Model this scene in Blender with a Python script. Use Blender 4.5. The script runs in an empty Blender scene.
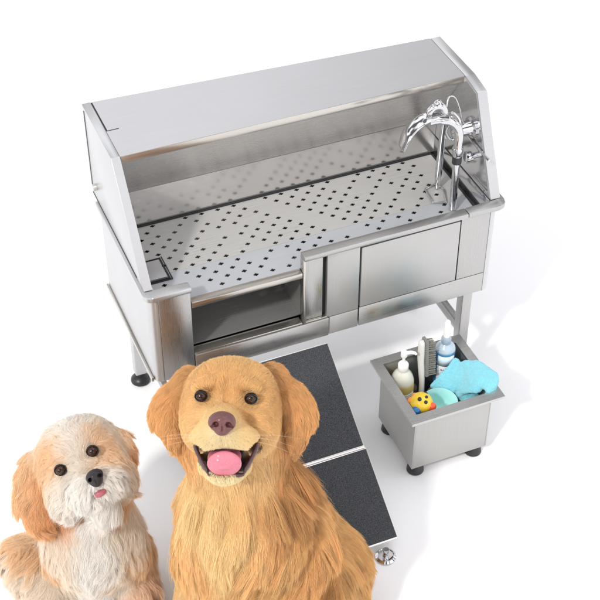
import bpy, bmesh, math, random
import numpy as np
from mathutils import Vector, Matrix, noise

sc = bpy.context.scene
COL = sc.collection
rnd = random.Random(4)

# ---------------------------------------------------------------- camera
CAM_C = Vector((-0.7629107, -2.98191651, 3.50288955))
CAM_R = Vector((0.92243725, -0.3861405, 0.00224544))
CAM_U = Vector((0.25541206, 0.61448538, 0.74643982))
CAM_F = Vector((0.28961043, 0.68797038, -0.66544914))
FPX = 1395.5177
cd = bpy.data.cameras.new("camera")
cam = bpy.data.objects.new("camera", cd)
COL.objects.link(cam)
m = Matrix((CAM_R, CAM_U, -CAM_F)).transposed().to_4x4()
m.translation = CAM_C
cam.matrix_world = m
cd.sensor_width = 36
cd.lens = FPX / 600 * 36
cd.clip_start = 0.05
cd.clip_end = 500
sc.camera = cam

# ---------------------------------------------------------------- studio light
world = bpy.data.worlds.new("World")
sc.world = world
world.use_nodes = True
nt = world.node_tree
bg = nt.nodes["Background"]
tc = nt.nodes.new("ShaderNodeTexCoord")
sep = nt.nodes.new("ShaderNodeSeparateXYZ")
nt.links.new(tc.outputs["Generated"], sep.inputs[0])
ramp = nt.nodes.new("ShaderNodeValToRGB")
ramp.color_ramp.interpolation = 'EASE'
els = ramp.color_ramp.elements
els[0].position = 0.0; els[0].color = (0.75, 0.75, 0.75, 1)
els[1].position = 1.0; els[1].color = (1.25, 1.25, 1.28, 1)
e = els.new(0.50); e.color = (0.62, 0.61, 0.60, 1)
e = els.new(0.66); e.color = (0.90, 0.90, 0.92, 1)
e = els.new(0.86); e.color = (0.86, 0.86, 0.90, 1)
mp = nt.nodes.new("ShaderNodeMath"); mp.operation = 'MULTIPLY_ADD'
mp.inputs[1].default_value = 0.5; mp.inputs[2].default_value = 0.5
nt.links.new(sep.outputs["Z"], mp.inputs[0])
nt.links.new(mp.outputs[0], ramp.inputs[0])
# invented bright and dark noise patches in the surroundings, giving the metal contrast
nz = nt.nodes.new("ShaderNodeTexNoise")
nz.inputs["Scale"].default_value = 2.8; nz.inputs["Detail"].default_value = 1.0
nt.links.new(tc.outputs["Generated"], nz.inputs["Vector"])
rp2 = nt.nodes.new("ShaderNodeMapRange")
rp2.inputs[1].default_value = 0.42; rp2.inputs[2].default_value = 0.53
rp2.inputs[3].default_value = 0.12; rp2.inputs[4].default_value = 1.30
nt.links.new(nz.outputs["Fac"], rp2.inputs[0])
mx = nt.nodes.new("ShaderNodeVectorMath"); mx.operation = 'SCALE'
nt.links.new(ramp.outputs[0], mx.inputs[0])
nt.links.new(rp2.outputs[0], mx.inputs["Scale"])
nt.links.new(mx.outputs[0], bg.inputs["Color"])
bg.inputs["Strength"].default_value = 1.64

sd = bpy.data.lights.new("key_light", 'SUN')
sd.energy = 2.0
sd.angle = math.radians(4.5)
sd.color = (1.0, 0.97, 0.93)
key = bpy.data.objects.new("key_light", sd)
COL.objects.link(key)
key.rotation_euler = Vector((0.90, 0.62, -1.0)).to_track_quat('-Z', 'Y').to_euler()

sc.view_settings.view_transform = 'Standard'
sc.view_settings.look = 'None'
sc.view_settings.exposure = 0.0
sc.view_settings.gamma = 1.0
sc.cycles.max_bounces = 10
sc.cycles.glossy_bounces = 6
sc.cycles.transmission_bounces = 8
sc.cycles.transparent_max_bounces = 12
sc.cycles.use_denoising = True
sc.cycles.caustics_reflective = True
sc.cycles.blur_glossy = 4.0
sc.cycles.caustics_refractive = False

# ---------------------------------------------------------------- helpers
def px(u, v, ax=None, val=None, dist=None):
    """photo pixel (600 px frame) -> world point on an axis plane or at a distance"""
    d = (CAM_F * FPX + CAM_R * (u - 300) - CAM_U * (v - 300))
    if dist is not None:
        return CAM_C + d / FPX * dist
    return CAM_C + d * ((val - CAM_C[ax]) / d[ax])

def new_mat(name, color=(.5, .5, .5), rough=.5, metal=0.0, **kw):
    mt = bpy.data.materials.new(name)
    mt.use_nodes = True
    b = mt.node_tree.nodes["Principled BSDF"]
    b.inputs["Base Color"].default_value = (*color, 1)
    b.inputs["Roughness"].default_value = rough
    b.inputs["Metallic"].default_value = metal
    for k, v in kw.items():
        b.inputs[k].default_value = v
    return mt

def nod(mt, typ, **kw):
    n = mt.node_tree.nodes.new(typ)
    for k, v in kw.items():
        setattr(n, k, v)
    return n

def brushed(name, color, rough, axis=0, stretch=90, amt=.10, bump=.03, diffuse=0.0, warp=.10):
    """steel with fine brushing lines along one object axis plus smears"""
    color = tuple(c * .94 for c in color)
    mt = new_mat(name, color, rough, 1.0 - diffuse)
    b = mt.node_tree.nodes["Principled BSDF"]
    L = mt.node_tree.links
    t = nod(mt, "ShaderNodeTexCoord")
    mpn = nod(mt, "ShaderNodeMapping")
    s = [stretch * 8] * 3; s[axis] = stretch * .08
    mpn.inputs["Scale"].default_value = s
    L.new(t.outputs["Object"], mpn.inputs["Vector"])
    n1 = nod(mt, "ShaderNodeTexNoise"); n1.inputs["Scale"].default_value = 1; n1.inputs["Detail"].default_value = 3
    L.new(mpn.outputs[0], n1.inputs["Vector"])
    n2 = nod(mt, "ShaderNodeTexNoise"); n2.inputs["Scale"].default_value = 7; n2.inputs["Detail"].default_value = 4
    L.new(t.outputs["Object"], n2.inputs["Vector"])
    ad = nod(mt, "ShaderNodeMath", operation='ADD')
    L.new(n1.outputs["Fac"], ad.inputs[0]); L.new(n2.outputs["Fac"], ad.inputs[1])
    r = nod(mt, "ShaderNodeMapRange")
    r.inputs[1].default_value = .6; r.inputs[2].default_value = 1.4
    r.inputs[3].default_value = rough - amt; r.inputs[4].default_value = rough + amt
    L.new(ad.outputs[0], r.inputs[0]); L.new(r.outputs[0], b.inputs["Roughness"])
    bp = nod(mt, "ShaderNodeBump"); bp.inputs["Strength"].default_value = bump; bp.inputs["Distance"].default_value = .002
    n3 = nod(mt, "ShaderNodeTexNoise"); n3.inputs["Scale"].default_value = 5; n3.inputs["Detail"].default_value = 0
    L.new(t.outputs["Object"], n3.inputs["Vector"])
    b2 = nod(mt, "ShaderNodeBump"); b2.inputs["Strength"].default_value = warp; b2.inputs["Distance"].default_value = .02
    L.new(n3.outputs["Fac"], b2.inputs["Height"]); L.new(b2.outputs[0], bp.inputs["Normal"])
    L.new(n1.outputs["Fac"], bp.inputs["Height"]); L.new(bp.outputs[0], b.inputs["Normal"])
    cr = nod(mt, "ShaderNodeMapRange")
    cr.inputs[1].default_value = .3; cr.inputs[2].default_value = .7
    cr.inputs[3].default_value = .955; cr.inputs[4].default_value = 1.03
    L.new(n1.outputs["Fac"], cr.inputs[0])
    vm = nod(mt, "ShaderNodeVectorMath", operation='SCALE')
    vm.inputs[0].default_value = color
    L.new(cr.outputs[0], vm.inputs["Scale"]); L.new(vm.outputs[0], b.inputs["Base Color"])
    return mt

M = {}
M['steel'] = brushed('brushed_steel', (.50, .497, .488), .30, 0, diffuse=.08)
M['steel_v'] = brushed('brushed_steel_vertical', (.49, .487, .478), .30, 2, diffuse=.08, warp=.2)
M['door'] = brushed('door_steel', (.52, .517, .508), .44, 2, diffuse=.12, warp=.25)
M['steel_y'] = brushed('brushed_steel_deep', (.50, .50, .495), .30, 1, diffuse=.08)
M['shelf'] = brushed('satin_steel_top', (.555, .555, .565), .40, 0, bump=.005, amt=.02, diffuse=.30)
M['splash'] = brushed('polished_backsplash_steel', (.72, .70, .685), .16, 0, amt=.02, bump=.0, diffuse=.16, warp=.05)
M['splash2'] = brushed('upper_backsplash_steel', (.74, .72, .70), .27, 0, amt=.03, bump=.0, diffuse=.18, warp=.12)
M['polish'] = brushed('polished_steel', (.76, .77, .79), .12, 2, amt=.05, bump=.012, diffuse=.05)
M['side'] = brushed('pale_steel_side', (.60, .605, .61), .34, 2, amt=.05, bump=.012, diffuse=.15)
M['chrome'] = new_mat('chrome', (.62, .62, .63), .06, 1.0)
M['dark'] = new_mat('dark_gap', (.012, .012, .013), .6)
M['strip_black'] = new_mat('near_black_strip', (.018, .018, .02), .45)
M['rubber'] = new_mat('black_rubber', (.02, .022, .024), .38)
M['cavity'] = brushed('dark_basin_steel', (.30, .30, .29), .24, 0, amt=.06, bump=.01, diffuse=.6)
M['trim'] = brushed('bare_steel_edge', (.60, .575, .53), .24, 0, amt=.05, bump=.01, diffuse=.05)
M['alu'] = brushed('aluminium_edge', (.78, .76, .73), .32, 0, amt=.05, bump=.02, diffuse=.2)
M['crate'] = brushed('crate_steel', (.50, .495, .48), .36, 2, amt=.06, bump=.02, diffuse=.22)
M['crate_rim'] = brushed('crate_rim_steel', (.58, .58, .57), .30, 0, amt=.06, bump=.02, diffuse=.15)

def link(name, bm, mat=None, parent=None, smooth=None):
    me = bpy.data.meshes.new(name)
    bmesh.ops.recalc_face_normals(bm, faces=bm.faces)
    bm.to_mesh(me); bm.free()
    o = bpy.data.objects.new(name, me)
    COL.objects.link(o)
    if mat is not None:
        me.materials.append(mat)
    if parent is not None:
        o.parent = parent
        o.matrix_parent_inverse = parent.matrix_world.inverted()
    if smooth is not None:
        me.shade_smooth() if smooth >= 180 else me.shade_smooth()
        me.set_sharp_from_angle(angle=math.radians(smooth))
    return o

def thing(name, label, cat, loc=(0, 0, 0), group=None):
    o = bpy.data.objects.new(name, None)
    COL.objects.link(o)
    o.empty_display_size = .1
    o.location = loc
    o.matrix_world = Matrix.Translation(Vector(loc))
    o['label'] = label; o['category'] = cat
    if group: o['group'] = group
    return o

def add_box(bm, x0, x1, y0, y1, z0, z1, bev=.0, seg=2):
    r = bmesh.ops.create_cube(bm, size=1)
    vs = r['verts']
    for v in vs:
        v.co = Vector((x0 + (v.co.x + .5) * (x1 - x0), y0 + (v.co.y + .5) * (y1 - y0), z0 + (v.co.z + .5) * (z1 - z0)))
    if bev > 0:
        es = {e for v in vs for e in v.link_edges}
        bmesh.ops.bevel(bm, geom=list(es), offset=bev, segments=seg, affect='EDGES', profile=.5)

def box(name, x0, x1, y0, y1, z0, z1, mat, parent, bev=.0015, seg=2):
    bm = bmesh.new(); add_box(bm, x0, x1, y0, y1, z0, z1, bev, seg)
    return link(name, bm, mat, parent, 35)

def add_prism(bm, prof, axis, a, b, bev=0.0):
    """extrude a 2-D profile along an axis; profile gives the other two coords in xyz order"""
    def mk(p, t):
        if axis == 0: return Vector((t, p[0], p[1]))
        if axis == 1: return Vector((p[0], t, p[1]))
        return Vector((p[0], p[1], t))
    v0 = [bm.verts.new(mk(p, a)) for p in prof]
    v1 = [bm.verts.new(mk(p, b)) for p in prof]
    n = len(prof)
    fs = [bm.faces.new(v0), bm.faces.new(v1[::-1])]
    for i in range(n):
        fs.append(bm.faces.new((v0[i], v1[i], v1[(i + 1) % n], v0[(i + 1) % n])))
    if bev > 0:
        es = {e for f in fs for e in f.edges}
        bmesh.ops.bevel(bm, geom=list(es), offset=bev, segments=2, affect='EDGES', profile=.5)

def prism(name, prof, axis, a, b, mat, parent, bev=.0015):
    bm = bmesh.new(); add_prism(bm, prof, axis, a, b, bev)
    return link(name, bm, mat, parent, 35)

def add_lathe(bm, prof, origin=(0, 0, 0), mtx=None, n=40):
    """revolve (r, z) profile about z"""
    O = Vector(origin); rings = []
    for r, z in prof:
        ring = []
        for i in range(n):
            a = 2 * math.pi * i / n
            p = Vector((r * math.cos(a), r * math.sin(a), z))
            if mtx is not None: p = mtx @ p
            ring.append(bm.verts.new(O + p))
        rings.append(ring)
    for k in range(len(rings) - 1):
        for i in range(n):
            bm.faces.new((rings[k][i], rings[k][(i + 1) % n], rings[k + 1][(i + 1) % n], rings[k + 1][i]))
    bm.faces.new(rings[0][::-1]); bm.faces.new(rings[-1])

def lathe(name, prof, origin, mat, parent, mtx=None, n=40):
    bm = bmesh.new(); add_lathe(bm, prof, origin, mtx, n)
    return link(name, bm, mat, parent, 40)

def add_tube(bm, pts, rad, n=14, flat=None):
    """swept tube; rad is a number or a list; flat=(sx,sy) list of section scalings"""
    pts = [Vector(p) for p in pts]
    if not hasattr(rad, '__len__'): rad = [rad] * len(pts)
    up = Vector((0, 0, 1)); rings = []
    prev = None
    for i, p in enumerate(pts):
        t = (pts[min(i + 1, len(pts) - 1)] - pts[max(i - 1, 0)]).normalized()
        if prev is None:
            a = t.cross(up if abs(t.z) < .95 else Vector((1, 0, 0))).normalized()
        else:
            a = (prev - t * prev.dot(t)).normalized()
        prev = a
        b = t.cross(a)
        sx, sy = flat[i] if flat else (1, 1)
        rings.append([bm.verts.new(p + (a * math.cos(2 * math.pi * k / n) * sx + b * math.sin(2 * math.pi * k / n) * sy) * rad[i]) for k in range(n)])
    for k in range(len(rings) - 1):
        for i in range(n):
            bm.faces.new((rings[k][i], rings[k][(i + 1) % n], rings[k + 1][(i + 1) % n], rings[k + 1][i]))
    bm.faces.new(rings[0][::-1]); bm.faces.new(rings[-1])

def spline(pts, n=8):
    pts = [Vector(p) for p in pts]
    P = [pts[0] * 2 - pts[1]] + pts + [pts[-1] * 2 - pts[-2]]
    out = []
    for i in range(1, len(P) - 2):
        for k in range(n):
            t = k / n
            a, b, c, d = P[i - 1], P[i], P[i + 1], P[i + 2]
            out.append(.5 * ((2 * b) + (c - a) * t + (2 * a - 5 * b + 4 * c - d) * t * t + (3 * b - a - 3 * c + d) * t ** 3))
    out.append(pts[-1])
    return out

def tube(name, pts, rad, mat, parent, n=14, flat=None):
    bm = bmesh.new(); add_tube(bm, pts, rad, n, flat)
    return link(name, bm, mat, parent, 50)

# ---------------------------------------------------------------- floor (seamless white studio sweep)
mf = new_mat('white_studio_floor', (.93, .93, .935), .55)
mf.node_tree.nodes["Principled BSDF"].inputs["Specular IOR Level"].default_value = .15
bm = bmesh.new()
bmesh.ops.create_grid(bm, x_segments=2, y_segments=2, size=60)
floor = link('floor', bm, mf)
floor['kind'] = 'structure'

# ---------------------------------------------------------------- the tub
W, H, T, ZB, ZT = 1.2, .783, .717, .422, 1.113
X1, X2 = .144, .508
tub = thing('grooming_tub', 'large brushed steel dog bathing tub on legs, open doorway at its front', 'bathing tub', (.6, .26, 0))

# side, back walls of the body, rounded front corners
def rounded_wall(x_out, sgn):
    r = .028; th = .006
    pts = []
    pts.append((x_out, .512))
    for k in range(9):
        a = math.pi / 2 * k / 8
        pts.append((x_out + sgn * (r - r * math.cos(a)), .014 + r - r * math.sin(a)))
    inner = [(x + sgn * th * (1 if i < 5 else .7), y + (th if i > 4 else 0)) for i, (x, y) in enumerate(pts)]
    return pts + inner[::-1]
b1 = prism('side_wall', rounded_wall(.014, 1), 2, ZB, .764, M['side'], tub, 0)
b2 = prism('side_wall', rounded_wall(W - .014, -1), 2, ZB, .764, M['side'], tub, 0)
box('back_wall', .021, W - .021, .506, .512, ZB, .764, M['steel'], tub)
box('bottom_trim', .006, .0135, .03, .515, ZB - .004, ZB + .012, M['trim'], tub, .001)
box('bottom_pan', .03, W - .03, .03, .503, ZB + .004, ZB + .010, M['steel'], tub, 0)

# front, built as separate folded sheets with real gaps between them
YF = .014
box('front_post', .0435, X1, YF, .030, ZB, .764, M['steel_v'], tub, .002)
box('front_backing', X2 + .004, W - .045, .031, .036, ZB + .012, .762, M['dark'], tub, 0)
box('front_rail', X1 + .002, .598, YF - .004, .030, ZB, .497, M['steel'], tub, .003)
box('front_sill', X1 + .001, X2 - .001, YF - .001, .045, .4985, .506, M['trim'], tub, .002)
# recessed channel right of the doorway
box('channel_edge', X2, .5175, YF - .002, .034, .4985, .764, M['trim'], tub, .002)
box('channel_panel', .5185, .578, .022, .0295, .505, .763, M['steel_v'], tub, .001)
box('channel_foot', .5185, .597, YF, .030, .4985, .504, M['trim'], tub, .001)
box('front_panel', .590, .701, YF, .030, .4985, .764, M['door'], tub, .002)
box('front_panel', .6005, .701, YF, .030, ZB, .4965, M['door'], tub, .002)
box('door', .7055, 1.049, YF - .003, .028, .506, .752, M['door'], tub, .0025)
box('front_panel', .7045, W - .0435, YF, .030, ZB, .5015, M['steel'], tub, .002)
box('front_panel', 1.0535, W - .0435, YF, .030, .503, .764, M['steel_v'], tub, .002)

# rim: rolled flange on top of the walls
def rim(name, prof, mat):
    return prism(name, prof, 2, .7655, H, mat, tub, .003)
def arc(cx, cy, r, a0, a1, n=8):
    return [(cx + r * math.cos(math.radians(a0 + (a1 - a0) * k / n)), cy + r * math.sin(math.radians(a0 + (a1 - a0) * k / n))) for k in range(n + 1)]
rim('rim', [(X1 + .001, .0)] + [(X1 + .001, .034)] + [(.034, .034), (.034, .515), (0, .515)] + arc(.026, .026, .026, 180, 270), M['side'])
rim('rim', [(X2 - .001, .034), (X2 - .001, 0)] + [(1.069, 0), (1.069, .034)], M['steel'])
rim('rim', [(1.0705, .034), (1.0705, 0)] + arc(W + .01 - .028, .028, .028, 270, 360) + [(W + .01, .515), (W - .032, .515), (W - .032, .034)], M['steel'])
box('rim', .035, W - .033, .482, .515, .7655, H, M['steel'], tub, .002)

# inner walls from the rim down to the tray
box('inner_wall', X2 + .001, 1.164, .034, .038, T - .01, .7645, M['steel'], tub, .0005)
box('inner_wall', .036, X1, .034, .038, T - .01, .7645, M['steel'], tub, .0005)
box('inner_wall', .034, .039, .039, .432, T - .01, .7820, M['polish'], tub, .0005)
box('inner_wall', 1.160, 1.1645, .039, .432, T - .02, .7820, M['polish'], tub, .0005)

# tray: perforated steel, a rear field and a front field bent slightly downwards
def perforated(name, color, rough, diffuse, seed):
    mt = brushed(name, color, rough, 0, amt=.05, bump=.02, diffuse=diffuse)
    L = mt.node_tree.links; N = mt.node_tree.nodes
    b = N["Principled BSDF"]
    t = nod(mt, "ShaderNodeTexCoord")
    s = nod(mt, "ShaderNodeSeparateXYZ"); L.new(t.outputs["Object"], s.inputs[0])
    def mth(op, a, c=None, d=None):
        n = nod(mt, "ShaderNodeMath", operation=op)
        for i, q in enumerate((a, c, d)):
            if q is None: continue
            if isinstance(q, (int, float)): n.inputs[i].default_value = q
            else: L.new(q, n.inputs[i])
        return n.outputs[0]
    PX, PY = .0553, .0284
    yr = mth('DIVIDE', mth('SUBTRACT', s.outputs["Y"], .376 + PY / 2), PY)
    row = mth('FLOOR', yr)
    odd = mth('MODULO', mth('ADD', row, 40), 2)
    xs = mth('ADD', mth('DIVIDE', mth('SUBTRACT', s.outputs["X"], .0960 + .0277), PX), mth('MULTIPLY', odd, .5))
    colm = mth('FLOOR', xs)
    fx = mth('MULTIPLY', mth('SUBTRACT', mth('FRACT', xs), .5), PX)
    fy = mth('MULTIPLY', mth('SUBTRACT', mth('FRACT', yr), .5), PY)
    ax = mth('ABSOLUTE', fx); ay = mth('ABSOLUTE', fy)
    # plus-shaped hole: union of two bars
    A, B = .0082, .0033
    h1 = mth('MULTIPLY', mth('LESS_THAN', ax, A), mth('LESS_THAN', ay, B))
    h2 = mth('MULTIPLY', mth('LESS_THAN', ax, B), mth('LESS_THAN', ay, A * .8))
    hole = mth('MAXIMUM', h1, h2)
    # missing holes: groups of columns left blank between the fields
    cmb = nod(mt, "ShaderNodeCombineXYZ"); L.new(colm, cmb.inputs[0]); L.new(row, cmb.inputs[1]); cmb.inputs[2].default_value = seed
    wn = nod(mt, "ShaderNodeTexWhiteNoise"); L.new(cmb.outputs[0], wn.inputs["Vector"])
    keep = mth('GREATER_THAN', wn.outputs["Value"], .05)
    diag = mth('ADD', mth('MULTIPLY', row, .5), mth('SUBTRACT', colm, 0))
    gap = mth('GREATER_THAN', mth('MODULO', mth('ADD', diag, 60.2), 5.5), 1.0)
    inx = mth('MULTIPLY', mth('GREATER_THAN', s.outputs["X"], .085), mth('LESS_THAN', s.outputs["X"], 1.075))
    hole = mth('MULTIPLY', mth('MULTIPLY', hole, keep), mth('MULTIPLY', gap, inx))
    tr = nod(mt, "ShaderNodeBsdfTransparent")
    mix = nod(mt, "ShaderNodeMixShader")
    L.new(hole, mix.inputs[0]); L.new(b.outputs[0], mix.inputs[1]); L.new(tr.outputs[0], mix.inputs[2])
    L.new(mix.outputs[0], N["Material Output"].inputs["Surface"])
    return mt
M['tray'] = perforated('perforated_tray_steel', (.52, .515, .50), .30, .80, 3)
M['tray2'] = perforated('perforated_tray_steel_front', (.50, .517, .545), .34, .75, 8)  # bluish base colour paints in the front field's different reflection
prism('tray', [(.0, 0)] and [(.167, T), (.412, T + .001), (.412, T - .0005), (.167, T - .0015)], 0, .046, 1.146, M['tray'], tub, 0)
prism('tray', [(.040, T - .006), (.1665, T - .0002), (.1665, T - .0017), (.040, T - .0075)], 0, .046, 1.146, M['tray2'], tub, 0)
prism('tray_lip', [(.012, T - .004), (.0395, T - .004), (.0395, T - .009), (.016, T - .009), (.016, T - .024), (.012, T - .024)], 0, X1 + .002, X2 - .002, M['trim'], tub, .001)
box('tray_gap_strip', .039, 1.150, .4125, .4195, T - .012, T + .005, M['strip_black'], tub, .001)  # near-black strips stand in for the shaded gaps round the tray
box('tray_gap_strip', 1.1465, 1.1535, .039, .412, T - .012, T + .003, M['strip_black'], tub, .001)
box('tray_gap_strip', .0395, .0455, .039, .412, T - .012, T + .003, M['strip_black'], tub, .001)
# drain cover at the left end
dr = box('drain_cover', .060, .116, .150, .236, T + .001, T + .0045, M['shelf'], tub, .001)
bm = bmesh.new()
for a in ((.119, .1235, .146, .241), (.058, .1235, .2415, .245), (.058, .1235, .1415, .1455), (.1275, .1295, .138, .249), (.058, .1295, .1365, .1378)):
    add_box(bm, *a, T - .0065 if a[2] < .16 else T - .001, T + .0035)
link('drain_frame', bm, M['strip_black'], tub)

# basin below the tray, seen through the doorway and the holes
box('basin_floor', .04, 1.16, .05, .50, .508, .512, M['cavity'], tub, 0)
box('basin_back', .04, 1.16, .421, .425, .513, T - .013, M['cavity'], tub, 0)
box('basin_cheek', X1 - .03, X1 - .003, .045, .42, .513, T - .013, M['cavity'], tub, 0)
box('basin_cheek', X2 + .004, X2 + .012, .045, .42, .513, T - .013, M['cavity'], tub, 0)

# splash box: top shelf, lip, backsplash bent forward above its fold
def ybk(x): return .575 + (.507 - .575) * x / W
bm = bmesh.new()
def quadslab(bm, pts, dz):
    v = [bm.verts.new(p) for p in pts] + [bm.verts.new((p[0], p[1], p[2] - dz)) for p in pts]
    n = len(pts)
    bm.faces.new(v[:n]); bm.faces.new(v[n:][::-1])
    for i in range(n): bm.faces.new((v[i], v[(i + 1) % n], v[n + (i + 1) % n], v[n + i]))
quadslab(bm, [(.036, .268, ZT), (1.164, .268, ZT), (1.164, ybk(1.164), ZT), (.036, ybk(.036), ZT)], .003)
shelf = link('top_shelf', bm, M['shelf'], tub)
box('shelf_lip', .037, 1.1635, .2665, .2695, ZT - .026, ZT - .0005, M['trim'], tub, .001)
box('shelf_lip', .037, 1.1635, .2700, .2840, ZT - .0265, ZT - .0240, M['trim'], tub, .0005)
bm = bmesh.new()
add_box(bm, .0362, .040, .405, ybk(.05) - .005, ZT + .0002, ZT + .0009)
add_box(bm, .0401, .075, .405, .4072, ZT + .0002, ZT + .0009)
link('shelf_seam', bm, M['dark'], tub)
prism('backsplash', [(.285, ZT - .028), (.4205, .859), (.4235, .859), (.290, ZT - .028)], 0, .038, 1.1625, M['splash2'], tub, 0)
prism('backsplash', [(.4205, .8575), (.4205, T + .005), (.4235, T + .005), (.4235, .8575)], 0, .038, 1.1625, M['splash'], tub, .0)
bm = bmesh.new()
quadslab(bm, [(.037, ybk(.037) - .004, ZT - .004), (.037, ybk(.037), ZT - .004), (1.163, ybk(1.163), ZT - .004), (1.163, ybk(1.163) - .004, ZT - .004)], ZT - .004 - H - .001)
link('rear_cover', bm, M['steel'], tub)

# side panels of the splash box
def panel(name, x0, x1, prof, mat):
    bm = bmesh.new(); add_prism(bm, prof, 0, x0, x1, .002)
    return link(name, bm, mat, tub, 35)
yl = ybk(0.02)
panel('side_panel', .008, .0355, [(yl, H + .002), (yl, ZT + .001), (.268, ZT + .001), (.040, H + .002)], M['side'])
panel('side_panel', 1.1650, 1.1995, [(ybk(1.18), H + .002), (ybk(1.18), ZT + .001), (.262, ZT + .001), (.184, 1.100), (.040, H + .002)], M['side'])
# stitched edge faces (front faces of the panels are bare steel)
prism('panel_edge', [(.2655, ZT - .001), (.2675, ZT + .0015), (.0385, H + .003), (.0365, H + .003)], 0, .009, .0350, M['shelf'], tub, .0)
prism('panel_edge', [(.1815, 1.0985), (.1845, 1.1005), (.0385, H + .003), (.0360, H + .003)], 0, 1.1655, 1.1990, M['shelf'], tub, .0)
prism('panel_skin', [(ybk(1) - .03, H + .004), (.270, ZT - .006), (.187, 1.094), (.046, H + .004)], 0, 1.1632, 1.1648, M['polish'], tub, .0)
# left panel: cover sheet groove and knob
bm = bmesh.new()
add_box(bm, .0066, .0078, yl - .024, yl - .019, H + .01, ZT - .012)
add_box(bm, .0066, .0078, .100, yl - .019, H + .006, H + .011)
link('panel_groove', bm, M['rubber'], tub)
lathe('panel_knob', [(.011, 0), (.012, .004), (.011, .012), (.007, .015)], (.008, .505, .845), M['alu'], tub, Matrix.Rotation(-math.pi / 2, 3, 'Y'), 24)

# legs with screw feet, side rails
def leg(x, y):
    lg = box('leg', x - .019, x + .019, y - .019, y + .019, .045, ZB - .002, M['side'] if x < .6 else M['steel_v'], tub, .004, 3)
    lathe('leg_foot', [(.009, .025), (.009, .052)], (x, y, 0), M['chrome'], lg, n=16)
    lathe('foot_pad', [(.030, 0), (.034, .005), (.033, .014), (.024, .024), (.010, .030)], (x, y, 0), M['rubber'], lg, n=32)
for x, y in ((.075, .46), (W - .075, .46), (.108, .065), (W - .075, .065)):
    leg(x, y)
box('leg_rail', W - .088, W - .062, .085, .440, .20, .235, M['steel_y'], tub, .002)
box('leg_rail', .078, .098, .085, .440, .20, .235, M['steel_y'], tub, .002)

# ---- faucet, part of the tub
def fpart(nm, pts, r, mat, par, n=18, flat=None): return tube(nm, pts, r, mat, par, n, flat)
fc = lathe('faucet', [(.036, 0), (.036, .006), (.026, .010), (.022, .05), (.026, .052), (.026, .066), (.010, .072)], (1.1630, .190, .968), M['chrome'], tub, Matrix.Rotation(-math.pi / 2, 3, 'Y'), 32)
bm = bmesh.new()
hx, hy, hz = 1.112, .190, .968
for a in (20, 110, 200, 290):
    d = Vector((0, math.cos(math.radians(a)), math.sin(math.radians(a))))
    add_tube(bm, [Vector((hx, hy, hz)) + d * .008, Vector((hx, hy, hz)) + d * .030, Vector((hx, hy, hz)) + d * .034], [.008, .0095, .005], 14)
add_lathe(bm, [(.014, 0), (.017, .004), (.015, .016), (.006, .020)], (hx + .008, hy, hz), Matrix.Rotation(-math.pi / 2, 3, 'Y'), 24)
link('handle', bm, M['chrome'], fc, 50)
# riser tube rising from the tray edge, black collar, bend into the spout
fpart('riser', [(1.077, .118, T + .002), (1.077, .120, T + .10), (1.078, .122, .900)], [.0125, .0115, .0115], M['chrome'], fc)
fpart('collar', [(1.078, .122, .898), (1.078, .122, .925)], .0155, M['rubber'], fc)
fpart('coupling', [(1.078, .122, .924), (1.078, .122, .932), (1.078, .122, .936), (1.078, .122, .955), (1.078, .122, .957), (1.078, .122, .968)], [.015, .015, .0175, .0175, .014, .014], M['chrome'], fc)
fpart('neck', spline([(1.078, .122, .960), (1.079, .123, .995), (1.072, .126, 1.030), (1.050, .132, 1.054), (1.015, .140, 1.064), (.985, .146, 1.062)], 8),
      [.0140] * 8 + [.0142] * 8 + [.0145] * 8 + [.0140] * 8 + [.012] * 9, M['chrome'], fc, 22)
# broad curved waterfall spout
bm = bmesh.new()
cl = spline([(1.045, .136, 1.070), (1.00, .142, 1.084), (.950, .140, 1.080), (.905, .132, 1.052), (.880, .124, 1.008)], 7)
wd = np.interp(np.linspace(0, 1, len(cl)), [0, .2, .5, .8, 1], [.013, .022, .029, .031, .027])
rows = []
for i, p in enumerate(cl):
    t = (cl[min(i + 1, len(cl) - 1)] - cl[max(0, i - 1)]).normalized()
    sd_ = Vector((.12, 1, 0)).normalized(); nn = t.cross(sd_).normalized()
    if nn.z < 0: nn = -nn
    row = []
    for k in range(13):
        s_ = (k / 12 - .5) * 2
        row.append(p + sd_ * s_ * wd[i] + nn * (.006 * (1 - s_ * s_)))
    rows.append(row)
vt = [[bm.verts.new(q) for q in r_] for r_ in rows]
for i in range(len(vt) - 1):
    for k in range(12):
        bm.faces.new((vt[i][k], vt[i][k + 1], vt[i + 1][k + 1], vt[i + 1][k]))
sp = link('spout', bm, M['chrome'], fc, 180)
so = sp.modifiers.new('Solidify', 'SOLIDIFY'); so.thickness = .0028; so.offset = 0
fpart('spout_cap', spline([(1.035, .142, 1.082), (1.020, .142, 1.112), (.992, .142, 1.116), (.972, .142, 1.094)], 5), [.008] + [.0115] * 14 + [.006], M['chrome'], fc, 16)
lathe('cap_button', [(.012, 0), (.013, .006), (.008, .012), (.003, .014)], (1.006, .142, 1.124), M['chrome'], fc, None, 20)
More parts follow.
